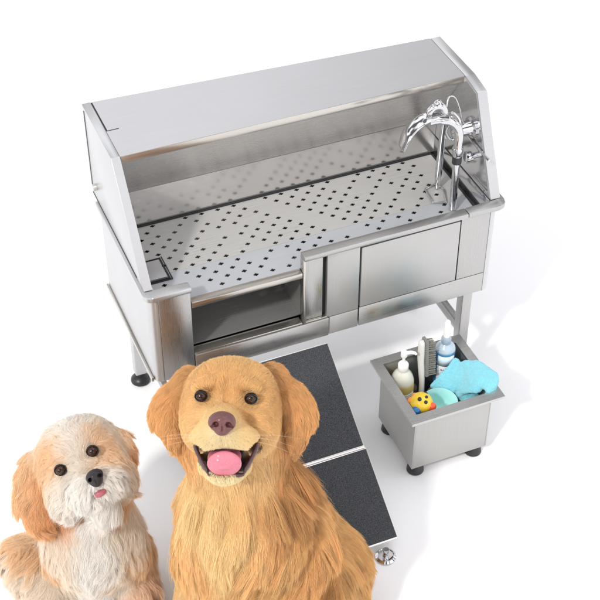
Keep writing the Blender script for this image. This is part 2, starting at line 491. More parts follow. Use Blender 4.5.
# hand-shower rod standing on the tray in a square wire foot
fpart('shower_rod', [(1.080, .235, T + .004), (1.080, .234, T + .06), (1.080, .228, .905), (1.078, .220, .985), (1.076, .205, 1.035)], [.008, .0115, .0115, .010, .009], M['chrome'], fc)
fpart('rod_bracket', spline([(1.076, .205, 1.03), (1.085, .180, 1.045), (1.10, .165, 1.02), (1.085, .150, 1.00)], 6), .007, M['chrome'], fc, 12)
wire = [(1.086, .252, T + .006), (1.038, .240, T + .006), (1.030, .166, T + .006), (1.070, .150, T + .006), (1.094, .212, T + .006), (1.086, .252, T + .006)]
bm = bmesh.new()
for a, b_ in zip(wire[:-1], wire[1:]): add_tube(bm, [a, b_], .0036, 10)
link('rod_foot', bm, M['chrome'], fc, 50)
# hoses
fpart('hose', spline([(1.040, .150, 1.095), (1.055, .165, 1.122), (1.082, .175, 1.108), (1.105, .180, 1.06), (1.125, .185, 1.0), (1.155, .188, .972)], 8), .0028, M['chrome'], fc, 10)
fpart('hose', spline([(1.100, .215, .99), (1.085, .215, .955), (1.10, .200, .93), (1.125, .205, .95), (1.120, .220, .985), (1.095, .225, 1.0), (1.078, .220, .96), (1.085, .215, .93)], 8), .0045, M['chrome'], fc, 10)
lathe('valve_knob', [(.010, 0), (.010, .016), (.019, .018), (.020, .034), (.016, .038)], (1.1630, .150, .885), M['chrome'], fc, Matrix.Rotation(-math.pi / 2, 3, 'Y'), 14)
fpart('wall_bar', [(1.158, .060, .925), (1.158, .215, .925)], .0045, M['chrome'], fc, 12)
fpart('wall_bar', [(1.158, .070, .80), (1.158, .160, .80)], .0028, M['chrome'], fc, 10)

# ---------------------------------------------------------------- ramp
rp = thing('loading_ramp', 'long ramp with two dark grey grip mats leading up to the tub doorway', 'ramp', (.38, -.30, 0))
RX0, RX1 = .150, .588
P0 = Vector((0, .006, .412)); P1 = Vector((0, -.560, .050))
dn = (P1 - P0).normalized(); nrm = Vector((0, -dn.z, dn.y)); nrm = nrm if nrm.z > 0 else -nrm
def rpt(s, h): return P0 + (P1 - P0) * s + nrm * h
def ramp_slab(name, s0, s1, h0, h1, x0, x1, mat, par, bev=.001):
    pr = [(q.y, q.z) for q in (rpt(s0, h0), rpt(s1, h0), rpt(s1, h1), rpt(s0, h1))]
    return prism(name, pr, 0, x0, x1, mat, par, bev)
mt = new_mat('grip_mat', (.035, .038, .043), .9)
b = mt.node_tree.nodes["Principled BSDF"]; L = mt.node_tree.links
tt = nod(mt, "ShaderNodeTexCoord")
vo = nod(mt, "ShaderNodeTexNoise"); vo.inputs["Scale"].default_value = 620; vo.inputs["Detail"].default_value = 2
L.new(tt.outputs["Object"], vo.inputs["Vector"])
cr = nod(mt, "ShaderNodeValToRGB")
cr.color_ramp.elements[0].position = .38; cr.color_ramp.elements[0].color = (.012, .013, .016, 1)
cr.color_ramp.elements[1].position = .68; cr.color_ramp.elements[1].color = (.11, .117, .13, 1)
L.new(vo.outputs["Fac"], cr.inputs[0]); L.new(cr.outputs[0], b.inputs["Base Color"])
bp = nod(mt, "ShaderNodeBump"); bp.inputs["Strength"].default_value = .8; bp.inputs["Distance"].default_value = .003
L.new(vo.outputs["Fac"], bp.inputs["Height"]); L.new(bp.outputs[0], b.inputs["Normal"])
M['mat'] = mt
ramp_slab('deck', .015, .545, -.022, -.002, RX0, RX1, M['alu'], rp, .002)
ramp_slab('deck', .553, 1.0, -.022, -.002, RX0, RX1 + .004, M['alu'], rp, .002)
ramp_slab('grip_mat', .022, .540, -.0015, .003, RX0 + .003, RX1 - .003, M['mat'], rp)
ramp_slab('grip_mat', .559, .992, -.0015, .003, RX0 + .003, RX1 + .001, M['mat'], rp)
ramp_slab('joint_strip', .545, .553, -.020, .001, RX0, RX1, M['alu'], rp, .0005)
for x in (.542, .20):
    y = -.578 if x > .5 else -.548
    lathe('ramp_foot', [(.032, 0), (.033, .006), (.026, .012), (.024, .009), (.010, .008), (.0085, .012), (.0085, .040)], (x, y, 0), M['chrome'], rp, n=40)

# ---------------------------------------------------------------- sculpting kit: smooth distance field -> mesh
FR = np.array(CAM_R); FU = np.array(CAM_U); FB = -np.array(CAM_F); FC = np.array(CAM_C)

class Sculpt:
    """clay-like body built from blended ellipsoids and tapered limbs on a grid"""
    def __init__(s, lo, hi, h):
        s.lo = np.array(lo, float); s.h = h
        n = np.ceil((np.array(hi) - s.lo) / h).astype(int) + 1
        s.ax = [s.lo[i] + h * np.arange(n[i]) for i in range(3)]
        s.d = np.full(n, 40.0 * h, np.float32)
    def _sub(s, lo, hi):
        sl = []
        for i in range(3):
            a = int(max(0, math.floor((lo[i] - s.lo[i]) / s.h))); b = int(min(len(s.ax[i]), math.ceil((hi[i] - s.lo[i]) / s.h) + 1))
            if b <= a: return None, None
            sl.append(slice(a, b))
        g = np.meshgrid(*[s.ax[i][sl[i]] for i in range(3)], indexing='ij')
        return tuple(sl), np.stack(g, -1)
    def _mix(s, sl, e, k, neg):
        d = s.d[sl]
        if neg:
            e = -e
            h = np.clip(.5 - .5 * (d - e) / k, 0, 1)
            s.d[sl] = d * (1 - h) + e * h + k * h * (1 - h)
        else:
            h = np.clip(.5 + .5 * (d - e) / k, 0, 1)
            s.d[sl] = d * (1 - h) + e * h - k * h * (1 - h)
    def ell(s, c, r, k=8, rot=0, neg=False, tilt=0, yaw=0):
        """ellipsoid; rot in degrees about z (towards the viewer), tilt about x, yaw about y"""
        c = np.array(c, float); r = np.array(r, float); R = r.max() + 2.5 * k
        sl, P = s._sub(c - R, c + R)
        if sl is None: return
        Rm = np.array(Matrix.Rotation(math.radians(rot), 3, 'Z') @ Matrix.Rotation(math.radians(yaw), 3, 'Y') @ Matrix.Rotation(math.radians(tilt), 3, 'X'))
        q = (P - c) @ Rm
        k0 = np.linalg.norm(q / r, axis=-1); k1 = np.linalg.norm(q / (r * r), axis=-1) + 1e-9
        s._mix(sl, (k0 * (k0 - 1) / k1).astype(np.float32), k, neg)
    def cone(s, a, b, ra, rb, k=8, neg=False):
        a = np.array(a, float); b = np.array(b, float); R = max(ra, rb) + 2.5 * k
        sl, P = s._sub(np.minimum(a, b) - R, np.maximum(a, b) + R)
        if sl is None: return
        ab = b - a; t = np.clip(((P - a) @ ab) / (ab @ ab), 0, 1)
        e = np.linalg.norm(P - a - t[..., None] * ab, axis=-1) - (ra + (rb - ra) * t)
        s._mix(sl, e.astype(np.float32), k, neg)
    def mesh(s):
        d = s.d; ins = d < 0; n = np.array(d.shape)
        c = np.stack([ins[i:n[0] - 1 + i, j:n[1] - 1 + j, k:n[2] - 1 + k] for i in (0, 1) for j in (0, 1) for k in (0, 1)])
        cell = c.any(0) & ~c.all(0)
        idx = -np.ones(cell.shape, np.int64); ci = np.argwhere(cell); idx[cell] = np.arange(len(ci))
        acc = np.zeros((len(ci), 3)); cnt = np.zeros(len(ci))
        cor = [(i, j, k) for i in (0, 1) for j in (0, 1) for k in (0, 1)]
        for A in cor:
            for ax in range(3):
                if A[ax]: continue
                B = list(A); B[ax] = 1
                da = d[tuple((ci + A).T)]; db = d[tuple((ci + B).T)]
                m_ = (da < 0) != (db < 0)
                t = np.where(m_, da / np.where(m_, da - db, 1), 0)
                p = np.array(A, float) + np.zeros((len(ci), 3)); p[:, ax] += t
                acc[m_] += p[m_]; cnt[m_] += 1
        V = s.lo + s.h * (ci + acc / cnt[:, None])
        F = []
        for ax in range(3):
            o1, o2 = [(1, 2), (2, 0), (0, 1)][ax]
            a = [slice(None)] * 3; b = [slice(None)] * 3; a[ax] = slice(0, -1); b[ax] = slice(1, None)
            A = ins[tuple(a)]; B = ins[tuple(b)]
            e = np.argwhere(A != B)
            e = e[(e[:, o1] > 0) & (e[:, o2] > 0) & (e[:, o1] < n[o1] - 1) & (e[:, o2] < n[o2] - 1)]
            def cell_at(u, v):
                q = e.copy(); q[:, o1] -= u; q[:, o2] -= v
                return idx[tuple(q.T)]
            q = np.stack([cell_at(1, 1), cell_at(0, 1), cell_at(0, 0), cell_at(1, 0)], 1)
            fl = A[tuple(e.T)]
            q[~fl] = q[~fl][:, ::-1]
            F.append(q)
        F = np.concatenate(F); F = F[(F >= 0).all(1)]
        return V, F
    def front(s, fr, u, v, z0=90, z1=-260):
        """depth of the surface nearest the viewer at a place"""
        for z in range(z0, z1, -2):
            if s.samp(np.array([fr.P(u, v, z)]))[0] < 0: return float(z)
        return float(z1)
    def samp(s, P):
        q = np.clip((P - s.lo) / s.h, 0, np.array(s.d.shape) - 1.001); i = q.astype(np.int32); f = (q - i).astype(np.float32)
        n1, n2 = s.d.shape[1:]; fl = s.d.ravel(); b = (i[:, 0] * n1 + i[:, 1]) * n2 + i[:, 2]; r = 0
        for a in (0, 1):
            for c in (0, 1):
                w = (f[:, 0] if a else 1 - f[:, 0]) * (f[:, 1] if c else 1 - f[:, 1])
                k = b + a * n1 * n2 + c * n2
                r = r + w * (fl[k] * (1 - f[:, 2]) + fl[k + 1] * f[:, 2])
        return r
    def grad(s, P):
        e = np.eye(3) * s.h
        g = np.stack([s.samp(P + e[k]) - s.samp(P - e[k]) for k in range(3)], 1)
        return g / (np.linalg.norm(g, axis=1, keepdims=True) + 1e-9)

class Frame:
    """clay units are photo pixels at distance D, axes along the view; maps to the world"""
    def __init__(s, D): s.D = D; s.s = D / FPX
    def P(s, u, v, z=0):
        f = 1 - z / FPX
        return np.array([(u - 300) * f, -(v - 300) * f, z], float)
    def world(s, L):
        L = np.atleast_2d(L)
        return FC - FB * s.D + (L[:, :1] * FR + L[:, 1:2] * FU + L[:, 2:3] * FB) * s.s

def np_mesh(name, V, F, mat, parent, cols=None, smooth=True):
    me = bpy.data.meshes.new(name)
    V = np.asarray(V) - np.array(parent.location if parent else (0, 0, 0))
    me.from_pydata(V.tolist(), [], F.tolist())
    if smooth: me.shade_smooth()
    me.materials.append(mat)
    if cols is not None:
        a = me.color_attributes.new('col', 'FLOAT_COLOR', 'POINT')
        a.data.foreach_set('color', np.concatenate([cols, np.ones((len(cols), 1))], 1).astype(np.float32).ravel())
    o = bpy.data.objects.new(name, me); COL.objects.link(o)
    if parent: o.parent = parent
    return o

def lin(c):
    c = np.array(c, float) / 255
    return np.where(c <= .04045, c / 12.92, ((c + .055) / 1.055) ** 2.4)

def field(P, guides, sig):
    """gaussian-weighted blend of guide rows at points P; guides: pos(3), values(n)"""
    G = np.array([g[0] for g in guides]); Vv = np.array([g[1] for g in guides], float)
    S = np.array([g[2] if len(g) > 2 else sig for g in guides])
    out = np.zeros((len(P), Vv.shape[1])); 
    for i in range(0, len(P), 20000):
        d2 = ((P[i:i + 20000, None, :] - G[None]) ** 2).sum(-1)
        e = -d2 / (2 * S ** 2); e -= e.max(1, keepdims=True)
        w = np.exp(e); w /= w.sum(1, keepdims=True)
        out[i:i + 20000] = w @ Vv
    return out

def make_fur(name, fr, sculpt, V, F, guides, N, seed, parent, mat, colfn, maskfn, densfn, clump_n, clumpiness, npt=8, rad=.30, wave=.12, gravity=.0, frizz=.05, lockness=.35, clear=1.3, fly=.03, lscale=1.0, sat=.72, jit=1.0, tint=(1, 1, 1)):
    rs = np.random.RandomState(seed)
    T = np.concatenate([F[:, [0, 1, 2]], F[:, [0, 2, 3]]])
    a, b, c = V[T[:, 0]], V[T[:, 1]], V[T[:, 2]]
    ar = np.linalg.norm(np.cross(b - a, c - a), axis=1) * densfn((a + b + c) / 3)
    t = rs.choice(len(T), N, p=ar / ar.sum())
    u = rs.rand(N, 2); f = u.sum(1) > 1; u[f] = 1 - u[f]
    R = a[t] + u[:, :1] * (b[t] - a[t]) + u[:, 1:] * (c[t] - a[t])
    R = R[maskfn(R) > rs.rand(N)]
    N = len(R)
    n = sculpt.grad(R)
    g = field(R, guides, 14)             # dir(3), length, lift
    d = g[:, :3]; ln = g[:, 3] * lscale; lift = g[:, 4]
    d = d - n * (d * n).sum(1, keepdims=True)
    d /= np.linalg.norm(d, axis=1, keepdims=True) + 1e-6
    # clumps: the same guide strand attracts its neighbours
    ci = rs.choice(N, clump_n, replace=False)
    from mathutils import kdtree
    kd = kdtree.KDTree(clump_n)
    for k, i in enumerate(ci): kd.insert(R[i], k)
    kd.balance()
    cid = np.array([kd.find(p)[1] for p in R])
    nm = max(60, clump_n // 16); mi = rs.choice(N, nm, replace=False)
    kd2 = kdtree.KDTree(nm)
    for k, i in enumerate(mi): kd2.insert(R[i], k)
    kd2.balance()
    mid = np.array([kd2.find(R[i])[1] for i in ci])[cid]      # a whole small clump follows one lock
    mr = rs.rand(nm, 4)[mid]
    side = np.cross(n, d)
    cr = rs.rand(clump_n, 6)[cid]; hr = rs.rand(N, 6)
    ang = ((mr[:, 0] - .5) * .50 + (cr[:, 0] - .5) * .35 + (hr[:, 0] - .5) * .25) * np.clip(ln / 22, .28, 1) * jit
    dd = d * np.cos(ang)[:, None] + side * np.sin(ang)[:, None]
    ln = ln * (.80 + .30 * mr[:, 1]) * (.80 + .30 * cr[:, 1]) * (.75 + .35 * hr[:, 1])
    lf = lift * (.7 + .6 * cr[:, 2])
    fl0 = hr[:, 4] < fly
    lf = np.where(fl0, lf + .25, lf); ln = np.where(fl0, ln * 1.12, ln)
    ts = np.linspace(0, 1, npt)
    pts = np.zeros((N, npt, 3)); pts[:, 0] = R - n * .3
    ph = mr[:, 2] * 6.28 + cr[:, 3] * .9 + (R @ np.array([.05, .09, .04])) ; fq = 3.5 + 2 * cr[:, 4]
    down = np.array([0, -.746, -.665])
    for k in range(1, npt):
        tt = ts[k]
        lk = lf * (1 - tt) ** 1.3
        dirv = dd * np.cos(lk)[:, None] + n * np.sin(lk)[:, None]
        dirv = dirv + side * (np.sin(ph + fq * tt) * wave)[:, None] + down * gravity * tt
        dirv += rs.randn(N, 3) * frizz
        dirv /= np.linalg.norm(dirv, axis=1, keepdims=True)
        pts[:, k] = pts[:, k - 1] + dirv * (ln / (npt - 1))[:, None]
    mp_ = pts[mi][mid]
    cp = pts[ci][cid]
    w = clumpiness * (ts ** 1.2)
    flya = hr[:, 4] < fly                       # loose flyaway hairs
    off = np.linalg.norm(cp[:, 0] - pts[:, 0], axis=1)
    wk = np.clip(ln / (off + 1e-3) / 2.0, 0, 1)
    pts = pts + (cp - pts) * (w[None, :, None] * (wk * ~flya)[:, None, None])
    off2 = np.linalg.norm(mp_[:, 0] - pts[:, 0], axis=1)
    wk2 = np.clip(ln / (off2 + 1e-3) / 3.0, 0, 1)
    pts = pts + (mp_ - pts) * (lockness * (ts ** 1.5)[None, :, None] * wk2[:, None, None])
    # comb the strands out of the skin: every point keeps a small clearance
    need = (.15 + clear * ts[1:])[None] * (.5 + hr[:, 3:4]) * np.clip(ln / 6, .45, 1.6)[:, None]
    Q = pts[:, 1:].reshape(-1, 3); need = need.ravel()
    dv = sculpt.samp(Q); bad = np.where(dv < need)[0]
    for _ in range(2):
        Q[bad] += sculpt.grad(Q[bad]) * (need[bad] - sculpt.samp(Q[bad]))[:, None]
        bad = bad[sculpt.samp(Q[bad]) < need[bad] - .1]
    pts[:, 1:] = Q.reshape(N, npt - 1, 3)
    col = colfn(R)
    va = np.clip(ln / 22, .35, 1)[:, None]
    lu = (col @ np.array([.30, .55, .15]))[:, None]; col = (lu + (col - lu) * sat) * np.array(tint)
    col = (col * 1.12 + .012) * (1 + (mr[:, 3:4] - .5) * .34 * va)
    col = col * (1 + ((cr[:, 5:6] - .5) * .30 + (hr[:, 5:6] - .5) * .16) * va)
    col = col / np.maximum(1, col.max(1, keepdims=True) / .90)
    col = np.clip(col, 0.01, .95)
    Wp = fr.world(pts.reshape(-1, 3)) - np.array(parent.location)
    hc = bpy.data.hair_curves.new(name)
    hc.add_curves([npt] * N)
    hc.attributes['position'].data.foreach_set('vector', Wp.astype(np.float32).ravel())
    ra = hc.attributes.get('radius') or hc.attributes.new('radius', 'FLOAT', 'POINT')
    rr = rad * fr.s * (1 - .82 * ts ** 2)[None] * (.7 + .6 * hr[:, 2:3]) * np.clip(ln / 14, .62, 1)[:, None]
    ra.data.foreach_set('value', rr.astype(np.float32).ravel())
    ca = hc.attributes.new('col', 'FLOAT_COLOR', 'CURVE')
    ca.data.foreach_set('color', np.concatenate([col, np.ones((N, 1))], 1).astype(np.float32).ravel())
    hc.materials.append(mat)
    o = bpy.data.objects.new(name, hc); COL.objects.link(o); o.parent = parent
    return o

def fur_material(name, rough=.55):
    mt = new_mat(name, (.5, .4, .3), rough)
    N = mt.node_tree.nodes; L = mt.node_tree.links
    b = N["Principled BSDF"]
    b.inputs["Specular IOR Level"].default_value = .22
    a = N.new("ShaderNodeAttribute"); a.attribute_name = 'col'
    L.new(a.outputs["Color"], b.inputs["Base Color"])
    tl = N.new("ShaderNodeBsdfTranslucent"); L.new(a.outputs["Color"], tl.inputs["Color"])
    mixn = N.new("ShaderNodeMixShader"); mixn.inputs[0].default_value = .25
    L.new(b.outputs[0], mixn.inputs[1]); L.new(tl.outputs[0], mixn.inputs[2])
    L.new(mixn.outputs[0], N["Material Output"].inputs["Surface"])
    return mt
def skin_material(name):
    mt = new_mat(name, (.5, .4, .3), .75)
    b = mt.node_tree.nodes["Principled BSDF"]
    a = nod(mt, "ShaderNodeAttribute"); a.attribute_name = 'col'
    mt.node_tree.links.new(a.outputs["Color"], b.inputs["Base Color"])
    return mt
M['fur'] = fur_material('dog_fur')
M['skin'] = skin_material('dog_skin')
def bumpy(name, c1, c2, scale, rough, bump, coat=0.0, sss=0.0):
    mt = new_mat(name, c1, rough)
    b = mt.node_tree.nodes["Principled BSDF"]; L = mt.node_tree.links
    t = nod(mt, "ShaderNodeTexCoord")
    n1 = nod(mt, "ShaderNodeTexVoronoi"); n1.inputs["Scale"].default_value = scale
    L.new(t.outputs["Object"], n1.inputs["Vector"])
    n2 = nod(mt, "ShaderNodeTexNoise"); n2.inputs["Scale"].default_value = scale * .2
    L.new(t.outputs["Object"], n2.inputs["Vector"])
    mxn = nod(mt, "ShaderNodeMix", data_type='RGBA')
    mxn.inputs[6].default_value = (*c1, 1); mxn.inputs[7].default_value = (*c2, 1)
    L.new(n2.outputs["Fac"], mxn.inputs[0]); L.new(mxn.outputs[2], b.inputs["Base Color"])
    bp = nod(mt, "ShaderNodeBump"); bp.inputs["Strength"].default_value = bump; bp.inputs["Distance"].default_value = .0015
    L.new(n1.outputs["Distance"], bp.inputs["Height"]); L.new(bp.outputs[0], b.inputs["Normal"])
    b.inputs["Coat Weight"].default_value = coat; b.inputs["Coat Roughness"].default_value = .15
    b.inputs["Subsurface Weight"].default_value = sss; b.inputs["Subsurface Radius"].default_value = (.02, .008, .006)
    return mt
def eye_material(name, iris):
    mt = new_mat(name, iris, .13, **{"Specular IOR Level": .40})
    b = mt.node_tree.nodes["Principled BSDF"]; L = mt.node_tree.links
    t = nod(mt, "ShaderNodeTexCoord")
    ln = nod(mt, "ShaderNodeVectorMath", operation='LENGTH')
    s = nod(mt, "ShaderNodeSeparateXYZ"); L.new(t.outputs["Object"], s.inputs[0])
    c = nod(mt, "ShaderNodeCombineXYZ"); L.new(s.outputs[0], c.inputs[0]); L.new(s.outputs[1], c.inputs[1])
    L.new(c.outputs[0], ln.inputs[0])
    cr = nod(mt, "ShaderNodeValToRGB"); cr.color_ramp.interpolation = 'EASE'
    E_ = cr.color_ramp.elements
    E_[0].position = .28; E_[0].color = (.002, .002, .002, 1)
    E_[1].position = .98; E_[1].color = (.006, .004, .003, 1)
    for p_, c_ in ((.38, iris), (.66, tuple(x * .5 for x in iris)), (.80, (.01, .005, .003))):
        e_ = E_.new(p_); e_.color = (*c_, 1)
    L.new(ln.outputs["Value"], cr.inputs[0]); L.new(cr.outputs[0], b.inputs["Base Color"])
    return mt
def eyeball(fr, c, r, look, mat, parent):
    """unit-sphere eye whose local z axis is the gaze"""
    bm = bmesh.new(); bmesh.ops.create_uvsphere(bm, u_segments=32, v_segments=24, radius=1)
    me = bpy.data.meshes.new('eye'); bm.to_mesh(me); bm.free(); me.shade_smooth(); me.materials.append(mat)
    o = bpy.data.objects.new('eye', me); COL.objects.link(o); o.parent = parent
    lk = Vector(look).normalized(); q = lk.to_track_quat('Z', 'Y')
    w = fr.world(np.array([c]))[0] - np.array(parent.location)
    RM = Matrix((CAM_R, CAM_U, -CAM_F)).transposed().to_4x4()
    o.matrix_local = Matrix.Translation(Vector(w)) @ RM @ q.to_matrix().to_4x4() @ Matrix.Scale(r * fr.s, 4)
    return o
def eyelids(fr, c, r, parent, mat, w=1.0, h=.66, rot=0):
    """dark almond rim of the eyelids round the eyeball"""
    c = np.array(c, float)
    q = Sculpt(c - r * 2, c + r * 2, r * .07)
    q.ell(c, (r * 1.16, r * 1.06, r * 1.12), .3)
    q.ell(c + np.array([0, -r * .06, r * 1.0]), (r * w, r * h, r * 1.6), r * .12, rot=rot, neg=True)
    q.ell(c, (r * 1.02, r * 1.02, r * 1.02), .2, neg=True)
    return sculpt_part('eyelid', fr, q, mat, parent)
def sculpt_part(name, fr, sc_, mat, parent):
    V, F = sc_.mesh()
    return np_mesh(name, fr.world(V), F, mat, parent)
def whiskers(fr, roots, parent, mat):
    for a, b_, c in roots:
        bm = bmesh.new()
        pts = spline([a, b_, c], 5)
        pw = [Vector(p) - Vector(parent.location) for p in fr.world(np.array([list(p) for p in pts]))]
        add_tube(bm, pw, list(np.linspace(.08, .03, len(pw)) * fr.s), 5)
        me = bpy.data.meshes.new('whisker'); bm.to_mesh(me); bm.free(); me.materials.append(mat)
        o = bpy.data.objects.new('whisker', me); COL.objects.link(o); o.parent = parent

# ---------------------------------------------------------------- golden retriever, sitting, looking up
fr = Frame(3.45)
HG = .967 / fr.s
gp = fr.P
def gb(a, f, h, u0=232.):
    """golden: a right, f forward along the floor, h above the floor -> clay space"""
    o_ = gp(u0, 430, 0)
    return o_ + np.array([a, (h - HG) * .746 - f * .6655, (h - HG) * .665 + f * .746])
S = Sculpt((-175, -500, -420), (105, -38, 92), 2.0)
# trunk
S.cone(gb(2, -34, 345), gb(4, -12, 270), 44, 54, 20)
S.ell(gb(2, -2, 245), (58, 70, 56), 24, tilt=-40)
S.ell(gb(-28, -10, 215), (30, 62, 44), 20, tilt=-40)
S.ell(gb(50, -15, 205), (34, 66, 46), 20, tilt=-40, rot=14)
S.cone(gb(14, -25, 250), gb(48, -75, 120), 58, 66, 26)
S.ell(gb(48, -90, 75), (84, 62, 70), 24)
S.cone(gb(98, -60, 90), gb(104, -20, 50), 50, 44, 20)
S.cone(gb(-20, -110, 85), gb(-38, -50, 45), 52, 42, 20)
S.cone(gb(112, -30, 30), gb(112, 40, 16), 26, 20, 10)
S.cone(gb(-55, -40, 28), gb(-62, 30, 15), 24, 19, 10)
for sx in (-1, 1):
    S.cone(gb(14 + sx * 42, 0, 205), gb(14 + sx * 36, 0, 110), 36, 25, 18)
    S.cone(gb(14 + sx * 36, 0, 110), gb(14 + sx * 34, 6, 24), 24, 19, 10)
    S.ell(gb(14 + sx * 34, 18, 15), (22, 16, 28), 8)
S.cone(gb(60, -140, 30), gb(30, -230, 16), 22, 12, 12)
S.ell(gp(233, 444, -62), (58, 40, 34), 14)
# head
S.ell(gp(231, 401, -34), (47, 43, 52), 10)
S.ell(gp(231, 386, -14), (42, 27, 34), 10)
S.ell(gp(203, 419, -14), (22, 33, 36), 12)
S.ell(gp(257, 421, -16), (22, 35, 36), 12)
S.ell(gp(222, 422, 22), (19, 20, 42), 9, tilt=8)
S.ell(gp(223, 436, 30), (27, 17, 30), 6)
S.ell(gp(208, 441, 34), (17, 13, 21), 6, rot=-14)
S.ell(gp(241, 442, 33), (18, 13, 21), 6, rot=14)
S.ell(gp(204, 385, 17), (12, 7, 9), 5, rot=14)
S.ell(gp(248, 386, 17), (12, 7, 9), 5, rot=-14)
S.ell(gp(226, 388, 22), (4, 18, 6), 6, neg=True)
# jaw and open mouth
S.ell(gp(225, 460, 16), (27, 19, 28), 7)
S.ell(gp(225, 473, 26), (16, 11, 24), 6)
S.ell(gp(201, 449, 26), (15, 4.5, 26), 3.5, rot=-54, neg=True)
S.ell(gp(251, 449, 26), (15, 4.5, 26), 3.5, rot=54, neg=True)
S.ell(gp(226, 456, 46), (21, 8.5, 34), 4, neg=True)
S.ell(gp(226, 463, 46), (19, 12, 30), 4, neg=True)
S.ell(gp(222, 447, 62), (3, 9, 5), 3, neg=True)
# eye sockets
S.ell(gp(201, 396, 32), (8.5, 6.5, 9), 4, neg=True)
S.ell(gp(251, 399, 32), (8.5, 6.5, 9), 4, neg=True)
# ears
S.ell(gp(187, 382, -44), (13, 17, 15), 5, rot=-38)
S.ell(gp(169, 405, -44), (17, 29, 10), 5, rot=-32, yaw=-20)
S.ell(gp(170, 429, -40), (10, 21, 8), 6, rot=14, yaw=-12)
S.ell(gp(274, 379, -46), (15, 17, 15), 5, rot=40)
S.ell(gp(296, 405, -46), (18, 30, 10), 5, rot=32, yaw=20)
S.ell(gp(298, 430, -42), (11, 22, 8), 6, rot=-6, yaw=12)
# heavy locks of the ruff and shoulder, laid along the surface
LOCKS = [([(204, 492), (196, 530), (206, 575), (202, 625)], 12), ([(222, 494), (216, 535), (232, 580), (226, 630)], 11),
         ([(242, 494), (240, 530), (222, 572), (214, 610)], 12), ([(262, 492), (266, 525), (250, 565), (224, 604)], 12),
         ([(284, 494), (292, 528), (276, 566), (246, 606)], 12), ([(305, 506), (318, 540), (306, 580), (276, 618)], 13),
         ([(326, 545), (340, 580), (332, 625)], 13)]
_lk = []
for pts_, r_ in LOCKS:
    cp_ = spline([(u, v, 0) for u, v in pts_], 5)
    _lk.append(([gp(p.x, p.y, S.front(fr, p.x, p.y) - 3) for p in cp_], r_))
for cp_, r_ in _lk:
    n_ = len(cp_)
    for i in range(n_ - 1):
        ra = r_ * (.55 + .45 * math.sin(math.pi * (i + .8) / (n_ + .8))); rb = r_ * (.55 + .45 * math.sin(math.pi * (i + 1.8) / (n_ + .8)))
        S.cone(cp_[i], cp_[i + 1], ra, rb, 5)
Vg, Fg = S.mesh()

dog = thing('dog', 'large golden retriever sitting with open mouth and pink tongue out', 'dog', tuple(fr.world(np.array([gb(20, -60, 0)]))[0] * np.array([1, 1, 0])))
c_gold = lin((220, 168, 108)); c_light = lin((236, 194, 144)); c_deep = lin((198, 138, 78)); c_face = lin((236, 194, 136)); c_muz = lin((240, 212, 168)); c_white = lin((196, 186, 178)); c_dark = lin((44, 26, 26))
gcol = [  # ear creases and spots under the eyes painted darker, as shade
 (gp(231, 370, 5), c_face), (gp(205, 384, 25), lin((228, 172, 104))), (gp(250, 385, 25), lin((228, 172, 104))), (gp(228, 398, 25), c_face), (gp(226, 380, 24), lin((206, 152, 92))), (gp(187, 404, 0), lin((208, 152, 90))), (gp(273, 406, 0), lin((204, 148, 88))), (gp(190, 388, 5), lin((238, 198, 140))), (gp(262, 388, 5), lin((236, 194, 136))),
 (gp(222, 408, 45), lin((240,206,156))), (gp(205, 412, 30), lin((242, 208, 158))), (gp(244, 412, 30), lin((240, 204, 152))),
 (gp(190, 430, 5), lin((240, 200, 144))), (gp(275, 430, 5), lin((234, 188, 126))), (gp(203, 436, 42), lin((240, 202, 148))), (gp(246, 436, 42), lin((238, 198, 142))),
 (gp(222, 443, 58), c_white), (gp(208, 447, 50), c_muz), (gp(237, 447, 50), c_muz), (gp(226, 480, 35), lin((226, 204, 172))),
 (gp(186, 450, 0), c_light), (gp(256, 413, 22), lin((214, 158, 92))), (gp(244, 404, 26), lin((206, 150, 88))), (gp(207, 403, 28), lin((212, 156, 94))), (gp(272, 452, 0), c_light),
 (gp(160, 400, -25), lin((222, 166, 106))), (gp(170, 440, -15), lin((214, 156, 94))), (gp(188, 390, -5), lin((202, 142, 82))),
 (gp(305, 400, -25), lin((220, 162, 100))), (gp(303, 445, -15), lin((206, 146, 86))), (gp(280, 390, -5), lin((198, 136, 78))),
 (gp(215, 508, -36), lin((244, 208, 158))), (gp(232, 530, -50), lin((240, 202, 150))), (gp(200, 550, -70), lin((228, 180, 124))), (gp(240, 500, -50), lin((228, 178, 116))), (gp(270, 500, -60), c_deep), (gp(255, 540, -60), c_gold),
 (gp(285, 540, -80), c_gold), (gp(310, 560, -110), lin((214, 156, 96))), (gp(180, 540, -70), c_gold), (gp(230, 590, -70), c_gold), (gp(330, 590, -140), c_gold), (gp(240, 700, -160), c_light),
]
def gcolor(P):
    c = field(P, gcol, 15)
    return c
